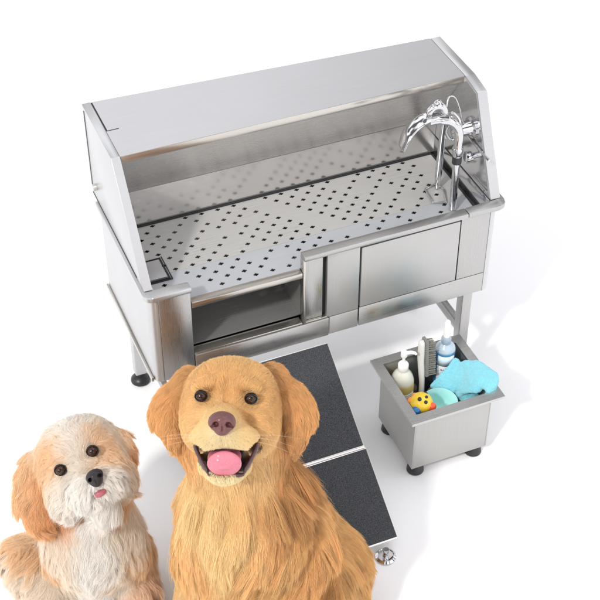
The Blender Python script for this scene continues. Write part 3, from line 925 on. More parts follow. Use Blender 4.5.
# fur guides: position, (dir x right, dir y up, dir z), length, lift
def G_(u, v, z, dx, dy, dz, ln, lf, sg=None):
    g = (gp(u, v, z), (dx, -dy, dz, ln, lf))
    return g + (sg,) if sg else g
gg = [
 G_(222, 412, 55, 0, -1, -.4, 2.6, .25), G_(210, 412, 40, -.6, -.8, -.4, 3, .25), G_(236, 412, 40, .6, -.8, -.4, 3, .25),
 G_(226, 398, 30, 0, -1, -.2, 4, .25), G_(228, 380, 25, 0, -1, -.3, 6, .25), G_(232, 364, 0, 0, -1, -1, 9, .3), G_(205, 384, 25, -.5, -1, -.2, 6, .35), G_(250, 385, 25, .5, -1, -.2, 6, .35),
 G_(205, 366, 0, -.6, -.6, -.6, 9, .3), G_(262, 368, 0, .7, -.5, -.6, 9, .3),
 G_(190, 400, 10, -1, .2, -.4, 5, .25), G_(266, 402, 10, 1, .2, -.4, 5, .25),
 G_(198, 418, 25, -.9, .5, -.3, 5, .2), G_(255, 420, 25, .9, .5, -.3, 5, .2),
 G_(188, 436, 5, -.6, .9, -.2, 9, .25), G_(275, 438, 5, .6, .9, -.2, 10, .25),
 G_(205, 438, 48, -.8, .5, -.2, 5, .2), G_(242, 438, 48, .8, .5, -.2, 5, .2), G_(214, 443, 56, -.3, 1, 0, 4, .2, 8), G_(231, 443, 56, .3, 1, 0, 4, .2, 8), G_(198, 428, 30, -1, .4, -.2, 6, .2), G_(250, 430, 30, 1, .4, -.2, 6, .2),
 G_(226, 482, 30, 0, 1, -.2, 6, .3), G_(198, 470, 10, -.2, 1, -.2, 12, .3), G_(258, 470, 10, .3, 1, -.2, 12, .3),
 G_(183, 378, -38, -.8, .5, 0, 9, .15), G_(160, 402, -40, -.30, 1, 0, 12, .15), G_(160, 435, -38, .15, 1, 0, 17, .15), G_(176, 425, -34, .1, 1, 0, 13, .15), G_(175, 455, -38, .25, 1, 0, 16, .15),
 G_(280, 376, -38, .8, .5, 0, 9, .15), G_(308, 402, -42, .30, 1, 0, 12, .15), G_(314, 430, -40, -.15, 1, 0, 17, .15), G_(290, 425, -36, 0, 1, 0, 13, .15), G_(302, 458, -40, -.15, 1, 0, 16, .15),
 G_(196, 492, -30, -.25, 1, .1, 48, .21, 16), G_(222, 496, -26, .10, 1, .2, 54, .19, 16), G_(250, 500, -34, .35, 1, .1, 56, .18, 16), G_(282, 492, -52, .6, 1, .1, 54, .18, 16), G_(180, 490, -55, -.3, 1, 0, 35, .22, 16),
 G_(200, 540, -56, .45, 1, 0, 56, .19, 17), G_(228, 545, -56, -.15, 1, 0, 62, .18, 17), G_(256, 538, -60, -.75, 1, 0, 62, .16, 17), G_(284, 535, -75, -.35, 1, 0, 54, .15, 17), G_(308, 535, -90, .5, 1, 0, 45, .15, 17), G_(176, 550, -80, -.2, 1, 0, 40, .25, 17),
 G_(196, 590, -80, -.3, 1, 0, 51, .21, 18), G_(222, 585, -76, .55, 1, 0, 59, .19, 18), G_(255, 585, -80, -.9, .9, 0, 59, .18, 18), G_(290, 575, -95, -.9, .9, 0, 56, .16, 18), G_(322, 585, -130, .3, 1, 0, 48, .15, 20), G_(345, 600, -150, .7, .9, 0, 45, .15, 20),
 G_(360, 640, -180, .6, .9, 0, 30, .2, 30), G_(240, 680, -150, 0, 1, 0, 24, .2, 40), G_(240, 760, -230, 0, 1, 0, 10, .2, 40), G_(345, 740, -230, .2, 1, .1, 12, .2, 30),
]
for cp_, r_ in _lk:
    for i in range(1, len(cp_) - 1, 2):
        d_ = cp_[i + 1] - cp_[i - 1]; d_ = d_ / np.linalg.norm(d_)
        gg.append((cp_[i] + np.array([0, 0, r_ * .7]), (d_[0], d_[1], d_[2], 40, .16), 11))
eyes_g = [(gp(201, 396, 24.3), 5.7), (gp(251, 398.5, 24.3), 5.7)]
def gmask(P):
    m_ = np.ones(len(P))
    for c, r in eyes_g:
        q = (P - c) / np.array([r * 1.16, r * .74, 14]); m_[(q ** 2).sum(1) < 1] = 0
    def inell(c, r):
        q = (P - c) / np.array(r); return (q ** 2).sum(1) < 1
    m_[inell(gp(222, 423.5, 62), (12.5, 11.5, 12))] = 0
    m_[inell(gp(226, 459, 40), (31, 13.5, 40))] = 0
    m_[inell(gp(225, 470, 42), (13, 5, 18))] = 0
    m_[inell(gp(226, 457, 18), (30, 11, 32))] = 0
    m_[inell(gp(200, 450, 28), (9.5, 11, 34))] = 0
    m_[inell(gp(253, 451, 28), (9.5, 11, 34))] = 0
    m_[inell(gp(208, 463, 32), (7, 8, 30))] = 0
    m_[inell(gp(244, 463, 32), (7, 8, 30))] = 0
    return m_
def gskin(P):
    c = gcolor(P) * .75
    def near(c0, r):
        q = (P - c0) / np.array(r); return np.clip(1.6 - 1.0 * np.sqrt((q ** 2).sum(1)), 0, 1)[:, None]
    for c0, r in [(eyes_g[0][0], (10, 8, 14)), (eyes_g[1][0], (10, 8, 14)), (gp(226, 461, 38), (33, 19, 46)), (gp(197, 447, 20), (10, 8, 22)), (gp(258, 449, 20), (10, 8, 22))]:
        w = near(c0, r); c = c * (1 - w) + c_dark * w
    return c
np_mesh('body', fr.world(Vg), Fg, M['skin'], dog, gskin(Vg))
def gdens(P):
    f = 1 - P[:, 2] / FPX
    v = 300 - P[:, 1] / f
    d = np.where(v > 625, .15, 1.0) * np.where(v < 485, 1.7, 1.0)
    q = (P - gp(224, 434, 48)) / np.array([34, 24, 30]); d = d * np.where((q ** 2).sum(1) < 1, 2.2, 1.0)
    n = S.grad(P)
    return d * np.where(n[:, 2] < -.25, .12, 1.0)
make_fur('fur', fr, S, Vg, Fg, gg, 460000, 5, dog, M['fur'], gcolor, gmask, gdens, 42000, .28, 9, .125, .13, .05, .02, .42, jit=.75, sat=.80, tint=(1.09, 1.15, .97))
M['lid'] = new_mat('dark_eyelid', (.010, .006, .005), .5)
E_G = eye_material('brown_eye', (.060, .021, .008))
for (c, r), lk in zip(eyes_g, ((.02, .02, 1), (.02, .02, 1))):
    eyeball(fr, c, r, lk, E_G, dog)
    eyelids(fr, c, r, dog, M['lid'], 1.1, .60)
M['nose_g'] = bumpy('pinkish_brown_nose', tuple(lin((84, 44, 46))), tuple(lin((120, 70, 70))), 900, .36, .6, .25)
q = Sculpt((-112, -150, 35), (-45, -95, 92), .7)
q.ell(gp(222, 419.5, 62), (12.2, 8, 10), 3)
q.ell(gp(222, 427, 62), (8.5, 8.5, 9.5), 4)
q.ell(gp(214, 423, 62), (5.6, 6.2, 7.5), 3); q.ell(gp(230, 423.5, 62), (5.6, 6.2, 7.5), 3)
q.ell(gp(215.5, 424.5, 71), (3.0, 2.6, 7), 1.4, rot=20, neg=True); q.ell(gp(228.5, 425, 71), (3.0, 2.6, 7), 1.4, rot=-20, neg=True)
q.ell(gp(210.5, 427.3, 67), (3.2, 1.3, 6), 1.2, rot=30, neg=True); q.ell(gp(233.5, 427.8, 67), (3.2, 1.3, 6), 1.2, rot=-30, neg=True)
q.ell(gp(222, 432, 73), (.9, 8, 4), 1.2, neg=True)
sculpt_part('nose', fr, q, M['nose_g'], dog)
M['tongue'] = bumpy('pink_tongue', tuple(lin((196, 104, 122))), tuple(lin((216, 130, 146))), 1400, .42, .4, .12, .2)
q = Sculpt((-112, -195, -5), (-40, -140, 92), .9)
q.ell(gp(224.5, 457, 34), (16.5, 6, 26), 4, tilt=18)
q.ell(gp(224.5, 463.5, 49), (16.5, 13.5, 5.5), 5, tilt=22)
sculpt_part('tongue', fr, q, M['tongue'], dog)
M['gum'] = bumpy('dark_gum', tuple(lin((52, 28, 34))), tuple(lin((92, 52, 58))), 600, .35, .6, .3)
q = Sculpt((-128, -190, -5), (-20, -128, 84), 1.0)
for sx, x0, x1 in ((-1, 200, 206), (1, 252, 246)):
    for k in range(11):
        t = k / 10
        q.ell(gp(226 + sx * (31 - 12 * t ** 1.3), 445 + 25 * t, 20 + 16 * t), (1.5, 3.0, 3.4), 2.5)
q.ell(gp(226, 475, 38), (18, 3.4, 8), 3)
sculpt_part('lip', fr, q, M['gum'], dog)
M['whisk'] = new_mat('whisker', (.8, .72, .6), .4)
wr = random.Random(3); wl = []
for sx in (-1, 1):
    for k in range(3):
        a = gp(224 + sx * (20 + wr.random() * 8), 436 + k * 1.6, 44)
        e_ = gp(224 + sx * (62 + wr.random() * 16), 436 + k * 7 + wr.random() * 6, 30)
        wl.append((a, (a + e_) / 2 + np.array([0, 3, 8]), e_))
whiskers(fr, wl, dog, M['whisk'])


# ---------------------------------------------------------------- small cream and white dog, head tilted
fs = Frame(3.88)
sp_ = fs.P
HS = .546 / fs.s
def sb(a, f, h, u0=85., v0=478.):
    return sp_(u0, v0, 0) + np.array([a, (h - HS) * .746 - f * .6655, (h - HS) * .665 + f * .746])
Q_ = Sculpt((-335, -345, -270), (-140, -95, 72), 1.7)
Q_.cone(sb(-2, -22, 150), sb(-2, -8, 100), 36, 46, 14)
Q_.ell(sb(-2, -4, 95), (43, 44, 40), 16, tilt=-30)
Q_.ell(sb(-12, -40, 52), (46, 42, 46), 20)
Q_.ell(sb(0, 4, 60), (30, 34, 30), 12)
Q_.cone(sb(-48, -30, 40), sb(-58, 12, 24), 32, 24, 14)
Q_.cone(sb(24, -30, 40), sb(36, 12, 24), 27, 22, 14)
for sx in (-1, 1):
    Q_.cone(sb(sx * 28, 0, 80), sb(sx * 24, 4, 14), 22, 13, 10)
    Q_.ell(sb(sx * 24, 14, 9), (14, 9, 18), 6)
    Q_.ell(sb(sx * (58 if sx < 0 else 46), 26, 9), (15, 9, 22), 6)
Q_.ell(sb(-74, -14, 44), (27, 28, 28), 12)
rt = 30
Q_.ell(sp_(80, 458, -22), (43, 39, 42), 10, rot=rt)
Q_.ell(sp_(72, 442, -6), (30, 18, 24), 10, rot=rt)
Q_.ell(sp_(96, 486, 14), (21, 17, 30), 10, rot=rt)
Q_.ell(sp_(86, 491, 24), (12, 11, 16), 6, rot=rt)
Q_.ell(sp_(108, 481, 24), (12, 11, 16), 6, rot=rt)
Q_.ell(sp_(103, 502, 12), (14, 13, 18), 8, rot=rt)
Q_.ell(sp_(68, 490, -6), (20, 24, 26), 10, rot=rt)
Q_.ell(sp_(116, 470, -8), (15, 24, 26), 10, rot=rt)
Q_.ell(sp_(60, 470, 24), (6, 5.4, 7), 3, neg=True)
Q_.ell(sp_(92.5, 451, 24), (6, 5.4, 7), 3, neg=True)
Q_.ell(sp_(101, 494, 40), (7.5, 3, 12), 2.5, rot=24, neg=True)
Q_.ell(sp_(38, 468, -30), (14, 22, 13), 5, rot=-32)
Q_.ell(sp_(37, 498, -24), (17, 30, 9), 5, rot=18)
Q_.ell(sp_(118, 446, -30), (12, 18, 12), 5, rot=30)
Q_.ell(sp_(126, 466, -28), (8, 25, 9), 5, rot=4)
Vs, Fs = Q_.mesh()
pup = thing('dog', 'small fluffy cream and white dog with tilted head, the smaller of two', 'dog', tuple(fs.world(np.array([sb(0, -20, 0)]))[0] * np.array([1, 1, 0])))
w_ = lin((250, 247, 242)); cr_ = lin((252, 240, 224)); tn = lin((238, 204, 162)); og = lin((222, 176, 126)); ogd = lin((208, 156, 106))
scol = [
 (sp_(85, 424, 0), w_), (sp_(66, 428, -5), w_), (sp_(100, 424, -15), cr_), (sp_(76, 440, 18), w_), (sp_(80, 456, 28), w_), (sp_(50, 440, -10), cr_),
 (sp_(56, 456, 18), tn), (sp_(45, 452, -5), tn), (sp_(93, 438, 15), tn), (sp_(104, 444, 8), tn), (sp_(112, 440, -10), cr_), (sp_(102, 456, 22), tn),
 (sp_(50, 470, 12), tn), (sp_(62, 482, 22), w_), (sp_(58, 496, 10), cr_), (sp_(72, 500, 18), w_), (sp_(86, 475, 40), w_), (sp_(90, 492, 38), w_), (sp_(106, 466, 32), w_), (sp_(112, 484, 30), w_), (sp_(104, 508, 22), w_), (sp_(122, 482, 5), cr_), (sp_(92, 520, 10), w_),
 (sp_(28, 470, -25), tn), (sp_(20, 490, -20), tn), (sp_(30, 512, -20), og), (sp_(46, 508, -16), ogd), (sp_(50, 485, -14), og), (sp_(54, 526, -16), ogd),
 (sp_(116, 436, -28), tn), (sp_(127, 452, -26), og), (sp_(131, 474, -26), og), (sp_(128, 490, -26), tn),
 (sp_(72, 532, -38), cr_), (sp_(60, 532, -50), cr_), (sp_(84, 530, -34), w_), (sp_(46, 538, -58), cr_), (sp_(92, 545, -30), w_), (sp_(96, 570, -40), w_), (sp_(84, 595, -60), w_), (sp_(60, 545, -45), cr_), (sp_(40, 556, -60), tn), (sp_(36, 590, -80), cr_), (sp_(60, 585, -55), cr_), (sp_(125, 530, -50), cr_), (sp_(135, 560, -60), tn), (sp_(140, 595, -80), lin((236, 206, 176))), (sp_(118, 570, -55), cr_), (sp_(130, 592, -60), w_),
 (sp_(10, 620, -130), tn), (sp_(90, 660, -100), w_),
]
def scolor(P): return field(P, scol, 10)
def H_(u, v, z, dx, dy, dz, ln, lf, sg=None):
    g = (sp_(u, v, z), (dx, -dy, dz, ln, lf)); return g + (sg,) if sg else g
sg_ = [
 H_(80, 456, 28, -.5, -.85, 0, 7, .4), H_(76, 440, 18, -.7, -1, -.2, 13, .5), H_(70, 424, 0, -.6, -.6, -.3, 17, .55), H_(90, 424, 0, .2, -.9, -.4, 15, .5), H_(50, 436, -8, -1, 0, -.2, 17, .45), H_(105, 426, -15, .8, -.2, -.2, 15, .4),
 H_(58, 454, 20, -.8, .2, 0, 11, .4), H_(46, 462, 5, -.8, .9, 0, 15, .3), H_(93, 438, 16, .5, -.3, .1, 12, .45), H_(104, 444, 8, .9, .4, 0, 12, .35),
 H_(70, 468, 28, -.3, .9, 0, 9, .3), H_(56, 482, 14, -.4, 1, 0, 15, .3), H_(62, 500, 8, -.1, 1, 0, 20, .3), H_(104, 462, 28, .9, .4, 0, 9, .3), H_(116, 474, 10, .7, .9, 0, 15, .35),
 H_(88, 470, 40, -.7, .3, 0, 7, .35), H_(100, 466, 40, .7, .1, 0, 7, .35), H_(84, 486, 36, -.75, .8, 0, 19, .4), H_(110, 478, 34, .9, .45, 0, 18, .4), H_(93, 494, 40, -.3, 1, 0, 12, .3), H_(112, 490, 32, .6, .9, 0, 24, .4), H_(104, 506, 24, .1, 1, 0, 28, .35), H_(86, 506, 22, -.2, 1, 0, 28, .3),
 H_(32, 462, -22, -.8, .7, 0, 20, .35), H_(24, 484, -20, -.35, 1, 0, 24, .3), H_(30, 508, -18, 0, 1, 0, 24, .25), H_(46, 495, -12, .15, 1, 0, 24, .2), H_(50, 520, -16, .25, 1, 0, 20, .2),
 H_(118, 438, -24, .8, .5, 0, 14, .3), H_(130, 456, -24, .35, 1, 0, 17, .3), H_(130, 480, -24, .2, 1, 0, 18, .3),
 H_(92, 540, -30, .1, 1, 0, 26, .35, 14), H_(98, 565, -40, -.2, 1, 0, 28, .35, 14), H_(70, 560, -45, .2, 1, 0, 26, .35, 14), H_(45, 555, -60, -.3, 1, 0, 24, .4, 14), H_(30, 580, -80, -.5, 1, 0, 24, .4, 14), H_(125, 545, -55, .5, 1, 0, 24, .4, 14), H_(145, 575, -80, .5, 1, 0, 24, .4, 14), H_(90, 600, -60, 0, 1, 0, 26, .35, 18), H_(90, 700, -140, 0, 1, 0, 14, .3, 40),
]
eyes_s = [(sp_(60.5, 470, 21.2), 5.6), (sp_(92.5, 451, 21.2), 5.6)]
def smask(P):
    m_ = np.ones(len(P))
    def cut(c, r):
        q = (P - c) / np.array(r); m_[(q ** 2).sum(1) < 1] = 0
    for c, r in eyes_s: cut(c, (r * 1.22, r * 1.0, 14))
    cut(sp_(95, 478, 46), (9, 8, 10)); cut(sp_(101, 494, 40), (7, 3, 14))
    return m_
def sskin(P):
    c = scolor(P) * .8
    for c0, r in [(eyes_s[0][0], (8, 7, 12)), (eyes_s[1][0], (8, 7, 12)), (sp_(101, 494, 38), (8, 4, 14))]:
        q = (P - c0) / np.array(r); w = np.clip(1.6 - np.sqrt((q ** 2).sum(1)), 0, 1)[:, None]; c = c * (1 - w) + c_dark * w
    return c
np_mesh('body', fs.world(Vs), Fs, M['skin'], pup, sskin(Vs))
def sdens(P):
    v = 300 - P[:, 1] / (1 - P[:, 2] / FPX)
    n = Q_.grad(P)
    return np.where(v > 625, .2, 1.0) * np.where(v < 530, 1.6, 1.0) * np.where(n[:, 2] < -.25, .15, 1.0)
make_fur('fur', fs, Q_, Vs, Fs, sg_, 260000, 9, pup, M['fur'], scolor, smask, sdens, 16000, .32, 10, .115, .60, .16, .06, .42, fly=.09, sat=.95, tint=(1.08, 1.07, 1.05), lscale=1.25)
for (c, r) in eyes_s:
    eyeball(fs, c, r, (.05, .03, 1), E_G, pup)
    eyelids(fs, c, r, pup, M['lid'], 1.08, .82, rt)
M['tongue_s'] = bumpy('small_pink_tongue', tuple(lin((160, 80, 92))), tuple(lin((184, 104, 114))), 1400, .35, .25, .3, .15)
M['nose_s'] = bumpy('black_nose', tuple(lin((20, 15, 18))), tuple(lin((38, 30, 34))), 1200, .42, .6, .1)
q = Sculpt((-230, -200, 28), (-190, -162, 64), .6)
q.ell(sp_(94.5, 476, 46), (9, 6.6, 8), 2, rot=rt); q.ell(sp_(96, 480.5, 46), (6.4, 6.4, 7.5), 3, rot=rt)
q.ell(sp_(90, 480, 52), (2.3, 1.8, 6), 1, rot=rt + 20, neg=True); q.ell(sp_(100, 475.5, 52), (2.3, 1.8, 6), 1, rot=rt - 20, neg=True)
q.ell(sp_(97, 484, 55), (.7, 6, 3), 1, rot=rt, neg=True)
sculpt_part('nose', fs, q, M['nose_s'], pup)
q = Sculpt((-225, -215, 20), (-180, -180, 66), .6)
q.ell(sp_(100, 492, 37), (6.6, 2.4, 12), 2, rot=26); q.ell(sp_(100.5, 493.8, 44), (6.2, 3.0, 4), 3, rot=28)
sculpt_part('tongue', fs, q, M['tongue_s'], pup)

# ---------------------------------------------------------------- caddy crate on four black feet
cx0, cx1, cy0, cy1 = .757, 1.032, -.318, -.062
CZ0, CZ1 = .045, .289
cr_t = thing('storage_crate', 'open square steel crate on black feet filled with grooming supplies', 'crate', ((cx0 + cx1) / 2, (cy0 + cy1) / 2, 0))
bm = bmesh.new(); th = .004
add_box(bm, cx0, cx0 + th, cy0, cy1, CZ0, CZ1, .0012)
add_box(bm, cx1 - th, cx1, cy0, cy1, CZ0, CZ1, .0012)
add_box(bm, cx0 + th, cx1 - th, cy0 + .0003, cy0 + th, CZ0 + .0003, CZ1, .0012)
add_box(bm, cx0 + th, cx1 - th, cy1 - th, cy1 - .0003, CZ0 + .0003, CZ1, .0012)
add_box(bm, cx0 + th, cx1 - th, cy0 + th, cy1 - th, CZ0 + .0006, CZ0 + .006)
link('crate_body', bm, M['crate'], cr_t, 35)
bm = bmesh.new()
w_o, w_i = .028, .004
rx0, rx1, ry0, ry1 = cx0 - w_o, cx1 + w_o, cy0 - w_o - .003, cy1 + w_o
ix0, ix1, iy0, iy1 = cx0 + w_i, cx1 - w_i, cy0 + w_i, cy1 - w_i
def mitre(a, b, c, d):
    v = [bm.verts.new((p[0], p[1], CZ1 + .0105)) for p in (a, b, c, d)] + [bm.verts.new((p[0], p[1], CZ1 + .0005)) for p in (a, b, c, d)]
    fs_ = [bm.faces.new(v[:4]), bm.faces.new(v[4:][::-1])]
    for i in range(4): fs_.append(bm.faces.new((v[i], v[(i + 1) % 4], v[4 + (i + 1) % 4], v[4 + i])))
mitre((rx0, ry0), (rx1, ry0), (ix1, iy0), (ix0, iy0))
mitre((rx1, ry0), (rx1, ry1), (ix1, iy1), (ix1, iy0))
mitre((rx1, ry1), (rx0, ry1), (ix0, iy1), (ix1, iy1))
mitre((rx0, ry1), (rx0, ry0), (ix0, iy0), (ix0, iy1))
link('rim', bm, M['crate_rim'], cr_t, 35)
for x in (cx0 + .03, cx1 - .03):
    for y in (cy0 + .03, cy1 - .03):
        lathe('foot', [(.026, 0), (.029, .004), (.028, .016), (.022, .024), (.018, CZ0 + .001)], (x, y, 0), M['rubber'], cr_t, n=28)
FL = CZ0 + .0066

# ---- materials for the contents
M['white_pl'] = new_mat('white_plastic', (.86, .86, .85), .30)
M['frost'] = new_mat('frosted_bottle', (.86, .85, .80), .28, **{"Subsurface Weight": .3, "Subsurface Radius": (.02, .02, .015)})
def bottle_mat(name, low, high, zsplit, soft=.004, rough=.16):
    mt = new_mat(name, low, rough, **{"Coat Weight": .4, "Coat Roughness": .06, "Subsurface Weight": .25, "Subsurface Radius": (.02, .02, .02)})
    b = mt.node_tree.nodes["Principled BSDF"]; L = mt.node_tree.links
    t = nod(mt, "ShaderNodeTexCoord"); s = nod(mt, "ShaderNodeSeparateXYZ"); L.new(t.outputs["Object"], s.inputs[0])
    r = nod(mt, "ShaderNodeMapRange"); r.inputs[1].default_value = zsplit - soft; r.inputs[2].default_value = zsplit + soft
    L.new(s.outputs[2], r.inputs[0])
    mxn = nod(mt, "ShaderNodeMix", data_type='RGBA'); mxn.inputs[6].default_value = (*low, 1); mxn.inputs[7].default_value = (*high, 1)
    L.new(r.outputs[0], mxn.inputs[0]); L.new(mxn.outputs[2], b.inputs["Base Color"])
    return mt

def label_wrap(name, cx, cy, r, a0, a1, z0, z1, mat, par):
    bm = bmesh.new(); n = 16; rows = []
    for z in (z0, z1):
        rows.append([bm.verts.new((cx + r * math.cos(math.radians(a0 + (a1 - a0) * i / n)), cy + r * math.sin(math.radians(a0 + (a1 - a0) * i / n)), z)) for i in range(n + 1)])
    for i in range(n): bm.faces.new((rows[0][i], rows[0][i + 1], rows[1][i + 1], rows[1][i]))
    o = link(name, bm, mat, par, 180)
    md = o.modifiers.new('Solidify', 'SOLIDIFY'); md.thickness = .0006; md.offset = 1
    return o

# pump bottle with pale yellow soap
bx, by = .806, -.122
pb = thing('pump_bottle', 'clear pump bottle of pale yellow soap with white pump head', 'bottle', (bx, by, FL))
M['soap'] = bottle_mat('yellow_soap_bottle', (.78, .60, .22), (.76, .76, .66), .262 , .006)
lathe('bottle', [(.034, FL), (.039, FL + .006), (.040, FL + .02), (.040, .246), (.038, .268), (.031, .288), (.021, .302), (.0155, .308), (.015, .314)], (bx, by, 0), M['soap'], pb, n=40)
lathe('pump_collar', [(.0165, .308), (.0175, .310), (.0175, .334), (.013, .340), (.008, .343)], (bx, by, 0), M['white_pl'], pb, n=28)
bm = bmesh.new()
add_lathe(bm, [(.005, .342), (.005, .366), (.010, .368), (.0115, .372), (.0105, .388), (.006, .391)], (bx, by, 0), None, 24)
add_tube(bm, [(bx, by, .381), (bx + .022, by - .006, .383), (bx + .034, by - .010, .379), (bx + .038, by - .011, .373)], [.007, .0062, .0055, .0045], 12)
link('pump_head', bm, M['white_pl'], pb, 45)
M['label'] = new_mat('clear_label', (.80, .78, .68), .4)
lb = label_wrap('label', bx, by, .0403, -118, -50, .12, .228, M['label'], pb)
M['ink'] = new_mat('grey_print', (.25, .25, .22), .5)
bm = bmesh.new()
rr_ = random.Random(2)
for k in range(11):
    z = .220 - k * .0078
    a = -112
    while a < -58:
        w_ = rr_.uniform(3, 8)
        for j in range(3):
            a0_ = math.radians(a + w_ * j / 3); a1_ = math.radians(a + w_ * (j + 1) / 3); R0 = .0411
            v = [bm.verts.new((bx + R0 * math.cos(q_), by + R0 * math.sin(q_), zz)) for q_, zz in ((a0_, z), (a1_, z), (a1_, z + .0028), (a0_, z + .0028))]
            bm.faces.new(v)
        a += w_ + 2
link('print', bm, M['ink'], lb)

# grooming brush, standing on its handle
br = thing('grooming_brush', 'pale grey grooming brush with dark bristles standing on its handle', 'brush', (.868, -.150, FL))
M['br_h'] = new_mat('pale_grey_handle', (.66, .66, .64), .35)
M['br_b'] = new_mat('grey_bristles', (.20, .20, .175), .6)
hd = spline([(.862, -.172, FL + .002), (.864, -.160, .12), (.866, -.150, .19), (.870, -.140, .235), (.872, -.128, .28), (.872, -.118, .33), (.874, -.112, .385), (.876, -.110, .402)], 5)
n_ = len(hd)
tube('handle', hd, list(np.interp(np.linspace(0, 1, n_), [0, .1, .45, .6, .75, .93, 1], [.010, .013, .011, .014, .015, .013, .007])), M['br_h'], br, 16, [(1.05, .75)] * n_)
bm = bmesh.new()
rr_ = random.Random(5)
for k in range(15):
    z = .272 + k * .0088
    for j in range(7):
        y = -.131 + (z - .272) * .15 + (j - 3) * .0042
        for q_ in range(2):
            z_ = z + rr_.uniform(-.001, .001)
            l_ = .034 + rr_.uniform(-.002, .002)
            add_tube(bm, [(.878, y + q_ * .001, z_), (.882 + l_, y - .003 + rr_.uniform(-.001, .001), z_ - .004)], [.0015, .0011], 5)
o = link('bristles', bm, M['br_b'], br); o['kind'] = 'stuff'
bm = bmesh.new()
vv = [(.880, -.146, .266), (.890, -.146, .267), (.892, -.126, .404), (.882, -.126, .404)]
v0 = [bm.verts.new(p) for p in vv]; v1 = [bm.verts.new((p[0], p[1] + .030, p[2])) for p in vv]
bm.faces.new(v0); bm.faces.new(v1[::-1])
for i in range(4): bm.faces.new((v0[i], v1[i], v1[(i + 1) % 4], v0[(i + 1) % 4]))
link('bristle_pad', bm, M['br_b'], br)

# blue spray bottle
sx_, sy_ = .966, -.108
sb_t = thing('spray_bottle', 'slim bottle of clear blue liquid with white label and white spray cap', 'bottle', (sx_, sy_, FL))
M['blue'] = bottle_mat('blue_liquid_bottle', (.06, .22, .42), (.42, .52, .60), .334, .004)
lathe('bottle', [(.029, FL), (.033, FL + .005), (.034, FL + .02), (.034, .330), (.032, .342), (.025, .352), (.016, .358), (.013, .362)], (sx_, sy_, 0), M['blue'], sb_t, n=40)
M['neckp'] = new_mat('clear_blue_neck', (.30, .38, .46), .15, **{"Coat Weight": .4})
lathe('spray_collar', [(.014, .358), (.0165, .361), (.0165, .380), (.013, .385), (.011, .388)], (sx_, sy_, 0), M['neckp'], sb_t, n=28)
lathe('spray_cap', [(.0100, .384), (.0112, .390), (.0100, .438), (.0085, .452), (.005, .456)], (sx_, sy_, 0), M['white_pl'], sb_t, n=28)
M['lab_b'] = new_mat('pale_blue_label', (.62, .76, .86), .4)
M['lab_w'] = new_mat('white_label', (.80, .80, .84), .4)
l1 = label_wrap('label', sx_, sy_, .0343, -160, -62, .10, .324, M['lab_w'], sb_t)
label_wrap('label_band', sx_, sy_, .0349, -160, -62, .282, .3235, M['lab_b'], l1)
bm = bmesh.new()
M['ink2'] = new_mat('plum_print', (.22, .10, .20), .5)
rr_ = random.Random(8)
def wrapq(bm, cx, cy, R0, a0_, a1_, z0_, z1_):
    n2 = max(1, int((a1_ - a0_) / 4))
    for j in range(n2):
        p_, q_ = math.radians(a0_ + (a1_ - a0_) * j / n2), math.radians(a0_ + (a1_ - a0_) * (j + 1) / n2)
        v = [bm.verts.new((cx + R0 * math.cos(t_), cy + R0 * math.sin(t_), zz)) for t_, zz in ((p_, z0_), (q_, z0_), (q_, z1_), (p_, z1_))]
        bm.faces.new(v)
for k in range(9):
    z = .262 - k * .013
    a = -140 + rr_.uniform(0, 12)
    while a < -80:
        w_ = rr_.uniform(4, 10)
        wrapq(bm, sx_, sy_, .0350, a, a + w_, z, z + (.004 if k % 3 else .006))
        a += w_ + 3 + rr_.uniform(0, 6)
link('print', bm, M['ink2'], l1)

# block of brown sponge and a coiled grey-brown strap behind the brush
M['brown'] = bumpy('brown_sponge', (.20, .085, .035), (.12, .05, .02), 300, .7, .5)
bm = bmesh.new(); add_box(bm, .775, .862, -.300, -.215, FL, .175, .012, 3)
sg1 = link('sponge', bm, M['brown'], None, 60); sg1['label'] = 'brown sponge block low in the steel crate beneath the yellow toy'; sg1['category'] = 'sponge'
bm = bmesh.new()
pts_ = [(.9145 + .028 * math.cos(a_ / 24 * 2 * math.pi), -.158 + .012 * math.sin(a_ / 24 * 2 * math.pi), .185 + .028 * math.sin(a_ / 24 * 2 * math.pi)) for a_ in range(25)]
bm.free()
M['taupe'] = new_mat('taupe_rubber', (.16, .13, .12), .6)
bm = bmesh.new(); add_box(bm, .892, .944, -.180, -.140, FL, .150, .006, 2)
add_lathe(bm, [(.024, -.018), (.034, -.015), (.036, 0), (.034, .015), (.024, .018)], (.918, -.160, .182), Matrix.Rotation(math.pi / 2, 3, 'X'), 32)
sc2 = link('grooming_mitt', bm, M['taupe'], None, 50); sc2['label'] = 'rounded taupe rubber scrubber between the brush and the blue towel'; sc2['category'] = 'scrubber'
lathe_b = thing('amber_jar', 'small amber brown jar behind the brush in the steel crate', 'jar', (.852, -.100, FL))
M['amber'] = new_mat('amber_glass', (.22, .07, .02), .2, **{"Coat Weight": .5})
lathe('jar', [(.026, FL), (.029, FL + .005), (.029, .150), (.026, .160), (.022, .163)], (.852, -.096, 0), M['amber'], lathe_b)
lathe('lid', [(.024, .1635), (.025, .166), (.025, .182), (.022, .186)], (.852, -.096, 0), M['taupe'], lathe_b)

